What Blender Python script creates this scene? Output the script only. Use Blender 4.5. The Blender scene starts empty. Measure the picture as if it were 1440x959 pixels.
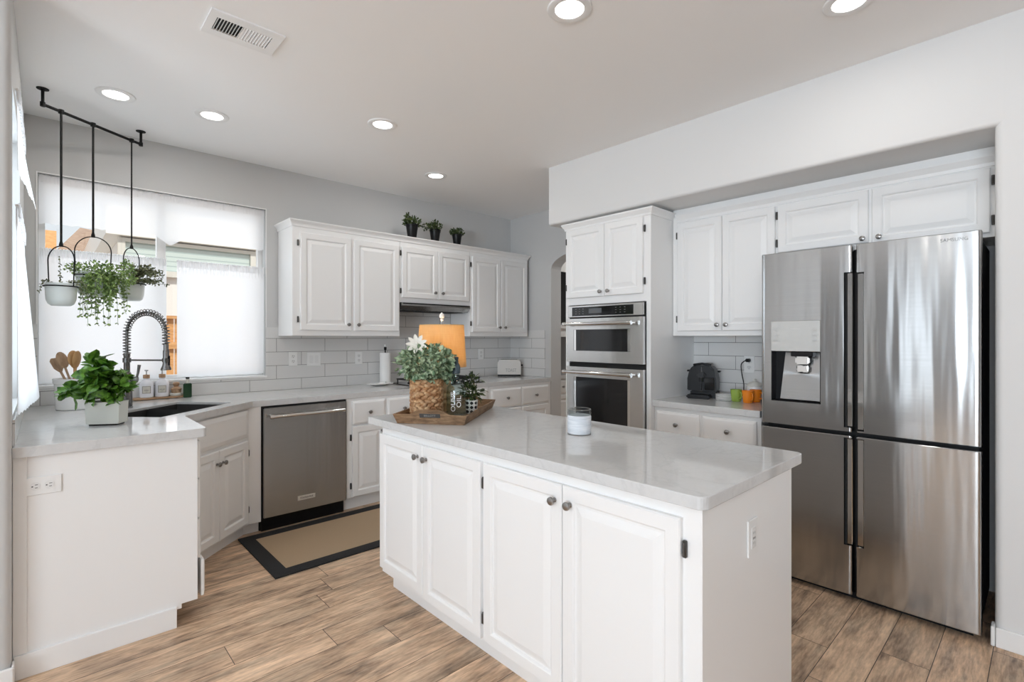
import bpy, bmesh, math, random
from mathutils import Vector, Matrix
random.seed(7)
SC = bpy.context.scene
COL = SC.collection
PI = math.pi

# ------------------------------------------------------------------ camera, world, lights, exposure
cd = bpy.data.cameras.new('camera'); cam = bpy.data.objects.new('camera', cd); COL.objects.link(cam)
cam.location = (0, 0, 1.3416)
cam.rotation_euler = (PI / 2, 0, -0.7505)
cd.sensor_width = 36; cd.lens = 705.5 / 1440 * 36; cd.shift_y = -3.96 / 1440
cd.clip_start = 0.05; cd.clip_end = 300
SC.camera = cam
SC.view_settings.view_transform = 'Standard'; SC.view_settings.look = 'None'
SC.view_settings.gamma = 1; SC.view_settings.use_curve_mapping = False
SC.view_settings.exposure = -0.08
SC.cycles.max_bounces = 10; SC.cycles.diffuse_bounces = 6; SC.cycles.glossy_bounces = 4
SC.cycles.transmission_bounces = 8; SC.cycles.transparent_max_bounces = 12
SC.cycles.use_denoising = True; SC.cycles.sample_clamp_indirect = 8
SC.cycles.caustics_reflective = False; SC.cycles.caustics_refractive = False

w = bpy.data.worlds.new('sky'); SC.world = w; w.use_nodes = True
nt = w.node_tree; bg = nt.nodes['Background']
bg.inputs[0].default_value = (0.90, 0.95, 1.0, 1); bg.inputs[1].default_value = 1.0

def area(name, loc, rot, sx, sy, power, col=(1, 1, 1), shape='RECTANGLE', spread=None):
    l = bpy.data.lights.new(name, 'AREA'); l.shape = shape; l.size = sx; l.size_y = sy; l.energy = power; l.color = col
    if spread: l.spread = spread
    o = bpy.data.objects.new(name, l); COL.objects.link(o); o.location = loc; o.rotation_euler = rot
    return o
sl = bpy.data.lights.new('sun', 'SUN'); sl.energy = 3.4; sl.angle = 0.01; sl.color = (1, 0.95, 0.86)
so = bpy.data.objects.new('sun', sl); COL.objects.link(so); so.rotation_euler = (math.radians(42), 0, math.radians(12))
# added lights at unseen dining side openings, behind and left of the camera
DAY = (0.79, 0.895, 1.0)
area('added_fill_west', (-4.9, -1.3, 1.35), (0, -PI / 2 - .95, 0), 2.2, 2.7, 400, DAY)  # added fill, tilted up to brighten the ceiling
area('added_streak_west', (-4.9, 1.6, 1.35), (0, -PI / 2, 0), 2.2, .55, 7, DAY)  # added bright strip for the refrigerator doors to reflect
# daylight at the two kitchen windows
area('daylight_sink_window', (0.64, 4.47, 1.7), (-PI / 2, 0, 0), 1.25, 1.25, 6.5, DAY)
area('daylight_left_window', (-0.2, 3.2, 1.7), (0, -PI / 2, 0), 1.2, 0.75, 12, DAY)

# ------------------------------------------------------------------ materials
MAT = {}
class NG:
    def __init__(s, name):
        s.m = bpy.data.materials.new(name); s.m.use_nodes = True; s.t = s.m.node_tree; s.n = s.t.nodes; s.l = s.t.links
        s.b = s.n['Principled BSDF']; s.out = s.n['Material Output']; MAT[name] = s.m
    def node(s, typ, **kw):
        n = s.n.new(typ)
        for k, v in kw.items(): setattr(n, k, v)
        return n
    def put(s, sock, v):
        if isinstance(v, bpy.types.NodeSocket): s.l.new(v, sock)
        elif v is not None: sock.default_value = v
    def math(s, op, a, b=None, c=None):
        n = s.node('ShaderNodeMath', operation=op)
        s.put(n.inputs[0], a); s.put(n.inputs[1], b); s.put(n.inputs[2], c)
        return n.outputs[0]
    def coord(s, kind='Object', scale=(1, 1, 1), rot=(0, 0, 0)):
        t = s.node('ShaderNodeTexCoord'); mp = s.node('ShaderNodeMapping')
        mp.inputs['Scale'].default_value = scale; mp.inputs['Rotation'].default_value = rot
        s.l.new(t.outputs[kind], mp.inputs[0]); return mp.outputs[0]
    def noise(s, vec, scale=5, detail=3, rough=.5, dist=0):
        n = s.node('ShaderNodeTexNoise'); s.l.new(vec, n.inputs['Vector'])
        n.inputs['Scale'].default_value = scale; n.inputs['Detail'].default_value = detail
        n.inputs['Roughness'].default_value = rough; n.inputs['Distortion'].default_value = dist
        return n.outputs[0]
    def ramp(s, fac, stops):
        r = s.node('ShaderNodeValToRGB'); e = r.color_ramp.elements
        while len(e) < len(stops): e.new(.5)
        for i, (p, c) in enumerate(stops): e[i].position = p; e[i].color = (*c, 1)
        s.l.new(fac, r.inputs[0]); return r.outputs[0]
    def mix(s, f, a, b, typ='MIX'):
        n = s.node('ShaderNodeMix', data_type='RGBA', blend_type=typ)
        s.put(n.inputs[0], f)
        for k, v in ((6, a), (7, b)):
            if isinstance(v, tuple) and len(v) == 3: v = (*v, 1)
            s.put(n.inputs[k], v)
        return n.outputs[2]
    def bump(s, h, strength=.2, dist=.01):
        n = s.node('ShaderNodeBump'); n.inputs['Strength'].default_value = strength; n.inputs['Distance'].default_value = dist
        s.l.new(h, n.inputs['Height']); s.l.new(n.outputs[0], s.b.inputs['Normal'])
    def xyz(s, v):
        n = s.node('ShaderNodeSeparateXYZ'); s.l.new(v, n.inputs[0]); return n.outputs
def pm(name, col, rough=.5, metal=0., **kw):
    g = NG(name); b = g.b
    b.inputs['Base Color'].default_value = (*col, 1); b.inputs['Roughness'].default_value = rough; b.inputs['Metallic'].default_value = metal
    for k, v in kw.items(): b.inputs[k.replace('_', ' ')].default_value = v
    return g
pm('wall_dark_paint', (.26, .26, .265), .7)
pm('white_paint', (.86, .86, .855), .32)
g = pm('wall_paint', (.60, .60, .595), .75); g.bump(g.noise(g.coord(), 160, 3), .06, .002)
g = pm('ceiling_paint', (.92, .92, .92), .85); g.bump(g.noise(g.coord(), 120, 3), .08, .002)
g = pm('wall_paint_lit', (.74, .74, .735), .75); g.bump(g.noise(g.coord(), 160, 3), .06, .002)  # same wall paint, lightened for the stronger light on soffit and pier
pm('trim_white', (.85, .85, .845), .4)
pm('white_plastic', (.84, .84, .83), .3)
pm('dark_slot', (.02, .02, .02), .6)
pm('black_gap', (.006, .006, .006), .7)
g = pm('pewter', (.33, .32, .31), .28, 1.0)
pm('dark_hinge', (.10, .095, .09), .35, .9)
pm('hinge_steel', (.45, .44, .43), .3, 1.0)
# quartz
g = pm('quartz', (.6, .6, .59), .06); v = g.coord()
n1 = g.noise(v, 3.2, 8, .62, .6); n2 = g.noise(v, 60, 4, .6)
c = g.ramp(n1, [(.0, (.615, .62, .62)), (.48, (.63, .635, .635)), (.505, (.585, .59, .59)), (.53, (.635, .64, .64)), (1, (.66, .665, .665))])
g.l.new(g.mix(.10, c, g.ramp(n2, [(.3, (.45, .45, .45)), (.7, (.75, .75, .75))])), g.b.inputs['Base Color'])
# stainless, grain horizontal
def steel(name, col, rough, warp=.0):
    g = pm(name, col, rough, 1.0); v = g.coord(scale=(1.2, 1.2, 260))
    n = g.noise(v, 2.0, 3, .6)
    g.b.inputs['Anisotropic'].default_value = .75
    tg = g.node('ShaderNodeTangent', direction_type='RADIAL', axis='Z'); g.b.inputs['Anisotropic Rotation'].default_value = .25
    g.l.new(tg.outputs[0], g.b.inputs['Tangent'])
    g.l.new(g.mix(.18, (*col, 1), g.ramp(n, [(.3, (col[0] * .7,) * 3), (.7, (min(1, col[0] * 1.2),) * 3)])), g.b.inputs['Base Color'])
    if warp:
        g.bump(g.noise(g.coord(scale=(4.4, 4.4, .30)), 1.6, 2.5, .5), warp, .02)
    return g
steel('stainless', (.50, .502, .50), .17, .28)
steel('dark_stainless', (.44, .445, .445), .27, .12)
steel('oven_stainless', (.66, .655, .645), .22, .1)
pm('polished_steel', (.75, .745, .73), .09, 1.0)
pm('gunmetal', (.20, .195, .19), .25, 1.0)
pm('sink_steel', (.09, .088, .085), .38, .8)
pm('silver_panel', (.62, .625, .61), .25, .6)
pm('black_glass', (.012, .012, .013), .06, 0, IOR=1.5)
pm('display_glass', (.10, .11, .12), .15)
pm('black_metal', (.006, .006, .006), .55, Specular_IOR_Level=.25)
pm('black_plastic', (.008, .008, .009), .35, Specular_IOR_Level=.25)
pm('black_cast_iron', (.012, .012, .013), .55)
pm('ceramic_white', (.82, .82, .81), .18)
pm('ceramic_cream', (.70, .69, .64), .35)
pm('basil_pot_paint', (.66, .67, .62), .32)
pm('pot_celadon', (.78, .82, .80), .35)
pm('soil', (.05, .035, .025), .9)
pm('paper', (.85, .85, .84), .9)
pm('linen_label', (.64, .61, .55), .6)
pm('ink', (.06, .055, .05), .6)
pm('grey_ink', (.30, .30, .29), .5)
pm('orange_glaze', (.83, .24, .015), .22)
pm('green_glaze', (.28, .40, .07), .25)
pm('green_bottle_plastic', (.012, .05, .016), .3)
pm('white_plastic_bottle', (.80, .80, .84), .25)
pm('bulb_glass', (.95, .92, .86), .15)
pm('bottle_cap_dark', (.045, .07, .085), .4)
pm('toaster_enamel', (.70, .67, .63), .28)
pm('petal_white', (.85, .83, .76), .6)
# woods
def wood(name, a, b, c, scale=(6, 6, 60), rough=.55, sc=2.5):
    g = pm(name, a, rough); v = g.coord(scale=scale)
    g.l.new(g.ramp(g.noise(v, sc, 5, .6, .4), [(.25, a), (.5, b), (.75, c)]), g.b.inputs['Base Color'])
    return g
wood('tray_wood', (.08, .045, .022), (.23, .135, .07), (.38, .25, .145), (7, 5, 30), .6)
wood('spoon_wood', (.25, .15, .08), (.42, .28, .17), (.55, .38, .24), (20, 20, 4))
wood('spoon_wood_warm', (.38, .19, .07), (.52, .29, .12), (.62, .38, .18), (20, 20, 4))
wood('pump_wood', (.30, .17, .09), (.42, .26, .15), (.48, .31, .18), (6, 6, 60))
wood('fence_cedar', (.50, .22, .07), (.70, .36, .14), (.80, .45, .20), (3, 3, 20))
wood('outside_brick', (.55, .25, .08), (.75, .40, .16), (.80, .48, .22), (3, 3, 14))
# woven hyacinth
g = pm('woven_hyacinth', (.45, .26, .12), .65)
v = g.coord(scale=(1, 1, 1.6)); vo = g.node('ShaderNodeTexVoronoi'); g.l.new(v, vo.inputs['Vector']); vo.inputs['Scale'].default_value = 34
cc = g.ramp(g.noise(v, 26, 3), [(.28, (.20, .085, .03)), (.45, (.55, .31, .14)), (.62, (.82, .60, .36))])
g.l.new(g.mix(g.math('MULTIPLY', vo.outputs['Distance'], 1.0), cc, (.30, .14, .06)), g.b.inputs['Base Color'])
g = pm('woven_pale', (.68, .50, .28), .65)
# lamp shade: burlap lit from inside
g = NG('lampshade_linen'); g.n.remove(g.b); v = g.coord(scale=(1, 1, 1))
nx = g.noise(g.coord(scale=(8, 8, 500)), 1, 2); nz = g.noise(g.coord(scale=(300, 300, 4)), 1, 2)
col = g.mix(.5, g.ramp(nx, [(.3, (.80, .58, .30)), (.7, (.92, .74, .44))]), g.ramp(nz, [(.3, (.80, .58, .30)), (.7, (.92, .74, .44))]))
d_ = g.node('ShaderNodeBsdfDiffuse'); t_ = g.node('ShaderNodeBsdfTranslucent'); mx = g.node('ShaderNodeMixShader'); mx.inputs[0].default_value = .55
g.l.new(col, d_.inputs[0]); g.l.new(col, t_.inputs[0]); g.l.new(d_.outputs[0], mx.inputs[1]); g.l.new(t_.outputs[0], mx.inputs[2]); g.l.new(mx.outputs[0], g.out.inputs[0])
# sheer curtain
def sheer(name, clear):
    g = NG(name); g.n.remove(g.b)
    d_ = g.node('ShaderNodeBsdfDiffuse'); d_.inputs[0].default_value = (.88, .88, .88, 1)
    t_ = g.node('ShaderNodeBsdfTranslucent'); t_.inputs[0].default_value = (.92, .92, .93, 1)
    tr = g.node('ShaderNodeBsdfTransparent')
    mx = g.node('ShaderNodeMixShader'); mx.inputs[0].default_value = .6
    m2 = g.node('ShaderNodeMixShader')
    n = g.noise(g.coord(scale=(1, 1, 1)), 700, 2)
    g.l.new(g.math('MULTIPLY_ADD', n, .12, clear - .06), m2.inputs[0])
    g.l.new(d_.outputs[0], mx.inputs[1]); g.l.new(t_.outputs[0], mx.inputs[2])
    g.l.new(mx.outputs[0], m2.inputs[1]); g.l.new(tr.outputs[0], m2.inputs[2]); g.l.new(m2.outputs[0], g.out.inputs[0])
sheer('sheer_valance', .17); sheer('sheer_cafe', .03)
# glass
def glass(name, tint, refl=.06):
    g = NG(name); g.n.remove(g.b)
    tr = g.node('ShaderNodeBsdfTransparent'); tr.inputs[0].default_value = (*tint, 1)
    gl = g.node('ShaderNodeBsdfGlossy'); gl.inputs['Roughness'].default_value = .02
    lw = g.node('ShaderNodeLayerWeight'); lw.inputs[0].default_value = .5
    mx = g.node('ShaderNodeMixShader'); g.l.new(g.math('MULTIPLY_ADD', g.math('POWER', lw.outputs['Facing'], 4.0), .45, .03), mx.inputs[0])
    g.l.new(tr.outputs[0], mx.inputs[1]); g.l.new(gl.outputs[0], mx.inputs[2]); g.l.new(mx.outputs[0], g.out.inputs[0])
glass('window_glass', (.97, .98, .98)); glass('bottle_glass', (.88, .93, .92)); glass('jar_glass', (.9, .92, .92))
# leaves
def leafmat(name, a, b, rough=.45):
    g = pm(name, a, rough); oi = g.coord(); n = g.noise(oi, 45, 2)
    g.l.new(g.ramp(n, [(.35, a), (.65, b)]), g.b.inputs['Base Color'])
    g.b.inputs['Subsurface Weight'].default_value = 0
leafmat('leaf_basil', (.022, .085, .010), (.15, .33, .035), .30)
leafmat('leaf_eucalyptus', (.10, .19, .10), (.52, .62, .42))
leafmat('leaf_trailing', (.09, .16, .04), (.36, .50, .16))
leafmat('leaf_olive', (.06, .08, .035), (.24, .25, .13))
leafmat('leaf_dark', (.012, .03, .008), (.07, .10, .02))
# tile
def grid_mat(name, w_, h_, x0, z0, axis, mort, tilecol, mortcol, rough):
    g = NG(name); co = g.xyz(g.coord('Object'))
    a = co[axis]; z = co[2]
    zz = g.math('DIVIDE', g.math('SUBTRACT', z, z0), h_); row = g.math('FLOOR', zz); fz = g.math('SUBTRACT', zz, row)
    off = g.math('MULTIPLY', g.math('FLOORED_MODULO', row, 2.0), .5)
    xx = g.math('ADD', g.math('DIVIDE', g.math('SUBTRACT', a, x0), w_), off); cl = g.math('FLOOR', xx); fx = g.math('SUBTRACT', xx, cl)
    dx = g.math('MULTIPLY', g.math('SUBTRACT', .5, g.math('ABSOLUTE', g.math('SUBTRACT', fx, .5))), w_)
    dz = g.math('MULTIPLY', g.math('SUBTRACT', .5, g.math('ABSOLUTE', g.math('SUBTRACT', fz, .5))), h_)
    d = g.math('MINIMUM', dx, dz); m = g.math('LESS_THAN', d, mort)
    g.l.new(g.mix(m, tilecol, mortcol), g.b.inputs['Base Color'])
    g.l.new(g.math('MULTIPLY_ADD', m, .5, rough), g.b.inputs['Roughness'])
    g.bump(g.math('MINIMUM', g.math('DIVIDE', d, mort * 2.5), 1.0), .5, .0015)
TC = (.72, .715, .705); MC = (.17, .165, .16)
grid_mat('tile_back', .405, .1115, 1.398, 1.228 - .1115 * 4, 0, .0016, TC, MC, .14)
grid_mat('tile_side', .405, .1115, 3.783 - .20, 1.228 - .1115 * 4, 1, .0016, TC, MC, .14)
grid_mat('tile_alcove', .405, .098, 1.755 - .405 * 4, 1.212 - .098 * 4, 1, .0016, TC, MC, .14)
# floor planks, running along X
g = NG('plank_floor'); v0 = g.coord('Object'); co = g.xyz(v0)
W_ = .163; L_ = 1.22
ry = g.math('DIVIDE', g.math('SUBTRACT', co[1], 2.612), W_); row = g.math('FLOOR', ry); fy = g.math('SUBTRACT', ry, row)
wn = g.node('ShaderNodeTexWhiteNoise', noise_dimensions='1D'); g.l.new(row, wn.inputs['W'])
rx = g.math('ADD', g.math('DIVIDE', co[0], L_), g.math('MULTIPLY', wn.outputs[0], 7.0)); cl = g.math('FLOOR', rx); fx = g.math('SUBTRACT', rx, cl)
dx = g.math('MULTIPLY', g.math('SUBTRACT', .5, g.math('ABSOLUTE', g.math('SUBTRACT', fx, .5))), L_)
dy = g.math('MULTIPLY', g.math('SUBTRACT', .5, g.math('ABSOLUTE', g.math('SUBTRACT', fy, .5))), W_)
gap = g.math('LESS_THAN', g.math('MINIMUM', dx, dy), .0014)
idv = g.math('ADD', g.math('MULTIPLY', row, 3.17), g.math('MULTIPLY', cl, 11.3))
w2 = g.node('ShaderNodeTexWhiteNoise', noise_dimensions='1D'); g.l.new(idv, w2.inputs['W'])
cmb = g.node('ShaderNodeCombineXYZ'); g.l.new(g.math('MULTIPLY', co[0], 1.1), cmb.inputs[0]); g.l.new(g.math('MULTIPLY', co[1], 9.0), cmb.inputs[1]); g.l.new(g.math('MULTIPLY', idv, 1.73), cmb.inputs[2])
gr = g.noise(cmb.outputs[0], 1.6, 7, .62, .9)
cm2 = g.node('ShaderNodeCombineXYZ'); g.l.new(g.math('MULTIPLY', co[0], 14.0), cm2.inputs[0]); g.l.new(g.math('MULTIPLY', co[1], 90.0), cm2.inputs[1]); g.l.new(idv, cm2.inputs[2])
fine = g.noise(cm2.outputs[0], 1.0, 4, .6)
cm3 = g.node('ShaderNodeCombineXYZ'); g.l.new(g.math('MULTIPLY', co[0], 2.2), cm3.inputs[0]); g.l.new(g.math('MULTIPLY', co[1], 5.0), cm3.inputs[1]); g.l.new(g.math('MULTIPLY', idv, .61), cm3.inputs[2])
blot = g.noise(cm3.outputs[0], 1.7, 4, .6, .3)
base = g.ramp(gr, [(.33, (.035, .023, .016)), (.43, (.15, .095, .06)), (.52, (.33, .215, .135)), (.64, (.50, .35, .23))])
base = g.mix(.42, base, g.ramp(blot, [(.36, (.07, .05, .04)), (.46, (.28, .185, .12)), (.62, (.52, .39, .27))]))
base = g.mix(.27, base, g.ramp(fine, [(.35, (.07, .045, .03)), (.65, (.55, .42, .30))]))
tone = g.math('MULTIPLY_ADD', w2.outputs[0], .42, 1.62)
tn = g.node('ShaderNodeCombineXYZ')
for i in range(3): g.l.new(tone, tn.inputs[i])
base = g.mix(1.0, base, tn.outputs[0], 'MULTIPLY')
g.l.new(g.mix(gap, base, (.045, .03, .022)), g.b.inputs['Base Color']); g.b.inputs['Roughness'].default_value = .42
g.bump(g.math('SUBTRACT', g.math('MULTIPLY', fine, .25), gap), .25, .002)
# rug
g = pm('rug_jute', (.42, .30, .19), .95); n = g.noise(g.coord(), 260, 3, .7); g.l.new(g.ramp(n, [(.3, (.30, .21, .13)), (.7, (.50, .37, .24))]), g.b.inputs['Base Color']); g.bump(n, .4, .003)
g = pm('rug_black', (.022, .022, .024), .9); n = g.noise(g.coord(), 260, 3, .7); g.l.new(g.ramp(n, [(.3, (.006, .006, .006)), (.7, (.022, .022, .024))]), g.b.inputs['Base Color']); g.bump(n, .4, .003)
# candle label: whitewashed ridged paint
g = pm('whitewash_wrap', (.72, .76, .80), .6); n = g.noise(g.coord(scale=(6, 6, 90)), 2, 4, .6)
g.l.new(g.ramp(n, [(.3, (.52, .57, .62)), (.6, (.76, .79, .83))]), g.b.inputs['Base Color']); g.bump(n, .3, .003)
# patterned planter
g = pm('diamond_pattern', (.8, .8, .78), .4); co = g.xyz(g.coord())
ang = g.math('MULTIPLY', g.math('ARCTAN2', co[1], co[0]), 1.91)
a1 = g.math('SINE', g.math('MULTIPLY', g.math('ADD', g.math('MULTIPLY', co[2], 60.0), ang), 2.2)); a2 = g.math('SINE', g.math('MULTIPLY', g.math('SUBTRACT', g.math('MULTIPLY', co[2], 60.0), ang), 2.2))
g.l.new(g.mix(g.math('GREATER_THAN', g.math('MULTIPLY', a1, a2), .12), (.82, .81, .78), (.02, .02, .02)), g.b.inputs['Base Color'])
# outside
g = pm('stucco_white', (.82, .81, .79), .9); pm('fascia_white', (.88, .87, .84), .7)
g = pm('blind_green', (.45, .55, .52), .5); co = g.xyz(g.coord()); fzz = g.math('FRACT', g.math('MULTIPLY', co[2], 12.0))
g.l.new(g.mix(g.math('LESS_THAN', fzz, .25), (.60, .70, .68), (.42, .52, .52)), g.b.inputs['Base Color'])
g = pm('roof_tiles', (.36, .25, .19), .9); g.l.new(g.ramp(g.noise(g.coord(scale=(2, 8, 8)), 3, 3), [(.3, (.30, .20, .15)), (.7, (.45, .33, .25))]), g.b.inputs['Base Color'])
pm('ground_pale', (.55, .54, .52), .9)
g = pm('can_glow', (1, 1, 1), .5); g.b.inputs['Emission Color'].default_value = (1, .97, .92, 1); g.b.inputs['Emission Strength'].default_value = 4.0
g = pm('warm_bulb', (1, .8, .5), .5); g.b.inputs['Emission Color'].default_value = (1, .72, .38, 1); g.b.inputs['Emission Strength'].default_value = 6.0

# ------------------------------------------------------------------ mesh helpers
def smooth(me, ang=35):
    me.polygons.foreach_set('use_smooth', [True] * len(me.polygons)); me.set_sharp_from_angle(angle=math.radians(ang))
def link(name, bm, mat, parent=None, sm=None, loc=None, rot=None, label=None):
    me = bpy.data.meshes.new(name)
    bmesh.ops.recalc_face_normals(bm, faces=bm.faces)
    bm.to_mesh(me); bm.free()
    mats = mat if isinstance(mat, (list, tuple)) else [mat]
    for m in mats: me.materials.append(MAT[m])
    if sm: smooth(me, sm)
    o = bpy.data.objects.new(name, me); COL.objects.link(o)
    if parent: o.parent = parent
    if loc: o.location = loc
    if rot: o.rotation_euler = rot
    if label: o['label'] = label
    return o
def BM(): return bmesh.new()
def box(bm, x0, x1, y0, y1, z0, z1, bev=0, mi=0, seg=1):
    vs = [bm.verts.new((x, y, z)) for x in (x0, x1) for y in (y0, y1) for z in (z0, z1)]
    f = [(0, 1, 3, 2), (4, 6, 7, 5), (0, 4, 5, 1), (2, 3, 7, 6), (0, 2, 6, 4), (1, 5, 7, 3)]
    fs = [bm.faces.new([vs[i] for i in q]) for q in f]
    for q in fs: q.material_index = mi
    if bev:
        es = list({e for q in fs for e in q.edges})
        r = bmesh.ops.bevel(bm, geom=es, offset=bev, segments=seg, affect='EDGES', clamp_overlap=True)
        for q in r['faces']: q.material_index = mi
def prism(bm, pts, z0, z1, bev=0, mi=0):
    a = [bm.verts.new((x, y, z0)) for x, y in pts]; b = [bm.verts.new((x, y, z1)) for x, y in pts]
    n = len(pts); fs = [bm.faces.new(a[::-1]), bm.faces.new(b)]
    for i in range(n): fs.append(bm.faces.new((a[i], a[(i + 1) % n], b[(i + 1) % n], b[i])))
    for q in fs: q.material_index = mi
    if bev:
        es = list({e for q in fs for e in q.edges})
        bmesh.ops.bevel(bm, geom=es, offset=bev, segments=2, affect='EDGES', clamp_overlap=True)
def lathe(bm, prof, seg=24, c=(0, 0, 0), mi=0, M=None, sx=1, sy=1):
    rings = []
    for r, z in prof:
        if r < 1e-6: rings.append([bm.verts.new((c[0], c[1], c[2] + z))])
        else: rings.append([bm.verts.new((c[0] + r * sx * math.cos(2 * PI * i / seg), c[1] + r * sy * math.sin(2 * PI * i / seg), c[2] + z)) for i in range(seg)])
    fs = []
    for a, b in zip(rings, rings[1:]):
        for i in range(seg):
            j = (i + 1) % seg
            if len(a) == 1 and len(b) == 1: continue
            if len(a) == 1: fs.append(bm.faces.new((a[0], b[j], b[i])))
            elif len(b) == 1: fs.append(bm.faces.new((a[i], a[j], b[0])))
            else: fs.append(bm.faces.new((a[i], a[j], b[j], b[i])))
    if len(rings[0]) > 1: fs.append(bm.faces.new(rings[0][::-1]))
    if len(rings[-1]) > 1: fs.append(bm.faces.new(rings[-1]))
    for q in fs: q.material_index = mi
    if M is not None: bmesh.ops.transform(bm, matrix=M, verts=list({v for q in fs for v in q.verts}))
def tube(bm, pts, r, seg=8, mi=0, closed=False):
    pts = [Vector(p) for p in pts]; n = len(pts)
    rs = r if isinstance(r, (list, tuple)) else [r] * n
    rings = []; prev = None
    for i, p in enumerate(pts):
        if closed: t = (pts[(i + 1) % n] - pts[i - 1]).normalized()
        else: t = (pts[min(i + 1, n - 1)] - pts[max(i - 1, 0)]).normalized()
        if prev is None:
            up = Vector((0, 0, 1)) if abs(t.z) < .9 else Vector((1, 0, 0)); u = t.cross(up).normalized()
        else: u = (prev - t * prev.dot(t)).normalized()
        v = t.cross(u); prev = u
        rings.append([bm.verts.new(p + (u * math.cos(2 * PI * k / seg) + v * math.sin(2 * PI * k / seg)) * rs[i]) for k in range(seg)])
    m = n if closed else n - 1
    for i in range(m):
        a, b = rings[i], rings[(i + 1) % n]
        for k in range(seg):
            q = bm.faces.new((a[k], a[(k + 1) % seg], b[(k + 1) % seg], b[k])); q.material_index = mi
    if not closed:
        for rr in (rings[0][::-1], rings[-1]):
            q = bm.faces.new(rr); q.material_index = mi
def rect_loops(bm, x0, x1, z0, z1, loops, yback, mi=0):
    """panel in the XZ plane facing -Y: loops = (inset, y)"""
    rings = []
    for ins, y in [(0, yback)] + loops:
        rings.append([bm.verts.new((x, y, z)) for x, z in ((x0 + ins, z0 + ins), (x1 - ins, z0 + ins), (x1 - ins, z1 - ins), (x0 + ins, z1 - ins))])
    fs = [bm.faces.new(rings[0])]
    for a, b in zip(rings, rings[1:]):
        for i in range(4): fs.append(bm.faces.new((a[i], a[(i + 1) % 4], b[(i + 1) % 4], b[i])))
    fs.append(bm.faces.new(rings[-1]))
def empty(name, loc=(0, 0, 0), rz=0, label=None, cat=None, group=None):
    o = bpy.data.objects.new(name, None); COL.objects.link(o); o.location = loc; o.rotation_euler = (0, 0, rz); o.empty_display_size = .1
    return tag(o, label, cat, group)
def tag(o, label=None, cat=None, group=None, kind=None):
    for k, v in (('label', label), ('category', cat), ('group', group), ('kind', kind)):
        if v: o[k] = v
    return o
def struct(name, bm, mat, sm=None): return tag(link(name, bm, mat, None, sm), kind='structure')
def text(s, size, mat, parent, loc, rot, ext=.0006, name='lettering', align='CENTER', label=None, xs=1.0):
    c = bpy.data.curves.new(name, 'FONT'); c.body = s; c.size = size; c.extrude = ext; c.align_x = align; c.align_y = 'CENTER'
    c.materials.append(MAT[mat]); t = bpy.data.objects.new(name, c); COL.objects.link(t); bpy.context.view_layer.update()
    me = bpy.data.meshes.new_from_object(t); bpy.data.objects.remove(t); me.name = name
    o = bpy.data.objects.new(name, me); COL.objects.link(o); o.parent = parent; o.location = loc; o.rotation_euler = rot
    o.scale = (xs, 1, 1)
    if label: o['label'] = label
    return o

# ------------------------------------------------------------------ room shell
ZC = 2.74
XL, YW, XR, XS, YP, XA = -.092, 4.35, 4.03, 3.035, .165, 3.67
b = BM(); box(b, -5, 6.6, -3.6, 4.6, -.1, 0); struct('floor', b, 'plank_floor')
b = BM(); box(b, -5.2, 6.8, -3.8, 4.6, ZC, ZC + .15); struct('ceiling', b, 'ceiling_paint')
WX0, WX1, WZ0, WZ1 = -.03, 1.315, 1.035, 2.385
b = BM()
box(b, -.3, WX0, YW, YW + .16, 0, ZC); box(b, WX1, 6.6, YW, YW + .16, 0, ZC)
box(b, WX0, WX1, YW, YW + .16, 0, WZ0); box(b, WX0, WX1, YW, YW + .16, WZ1, ZC); struct('wall_back', b, 'wall_paint')
LY0, LY1, LZ0, LZ1 = 2.80, 3.62, 1.035, 2.34
b = BM()
pts = [(XL - .16, 2.70)]
for k in range(6): a = -PI / 2 + k * PI / 10; pts.append((XL - .025 + .025 * math.cos(a), 2.725 + .025 * math.sin(a)))
pts += [(XL, LY0), (XL - .16, LY0)]
prism(b, pts, 0, ZC)
box(b, XL - .16, XL, LY1, YW + .16, 0, ZC); box(b, XL - .16, XL, LY0, LY1, 0, LZ0); box(b, XL - .16, XL, LY0, LY1, LZ1, ZC); struct('wall_left', b, 'wall_paint', 35)
b = BM(); box(b, -5, XL - .161, 2.70, 2.88, 0, ZC); struct('wall_dining', b, 'wall_paint')
b = BM(); box(b, -5, XL - .162, 2.685, 2.6995, 0, .09, .004); box(b, XL - .165, XL + .008, 2.685, 2.6995, 0, .09, .004); box(b, XL + .0005, XL + .008, 2.6995, 2.745, 0, .09, .002); struct('baseboard_left', b, 'trim_white')
b = BM()
for y0, y1 in ((-3.6, -2.7), (.1, 1.2), (2.0, 2.88)): box(b, -5.1, -5, y0, y1, 0, ZC)
for y0, y1 in ((-2.7, .1), (1.2, 2.0)): box(b, -5.1, -5, y0, y1, 0, .25); box(b, -5.1, -5, y0, y1, 2.45, ZC)
struct('wall_west', b, 'wall_dark_paint')  # unseen wall, its openings and dark tone shaped for the refrigerator's reflections
b = BM()
box(b, -5, 6.6, -3.7, -3.6, 0, ZC); struct('wall_south', b, 'wall_dark_paint')
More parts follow.
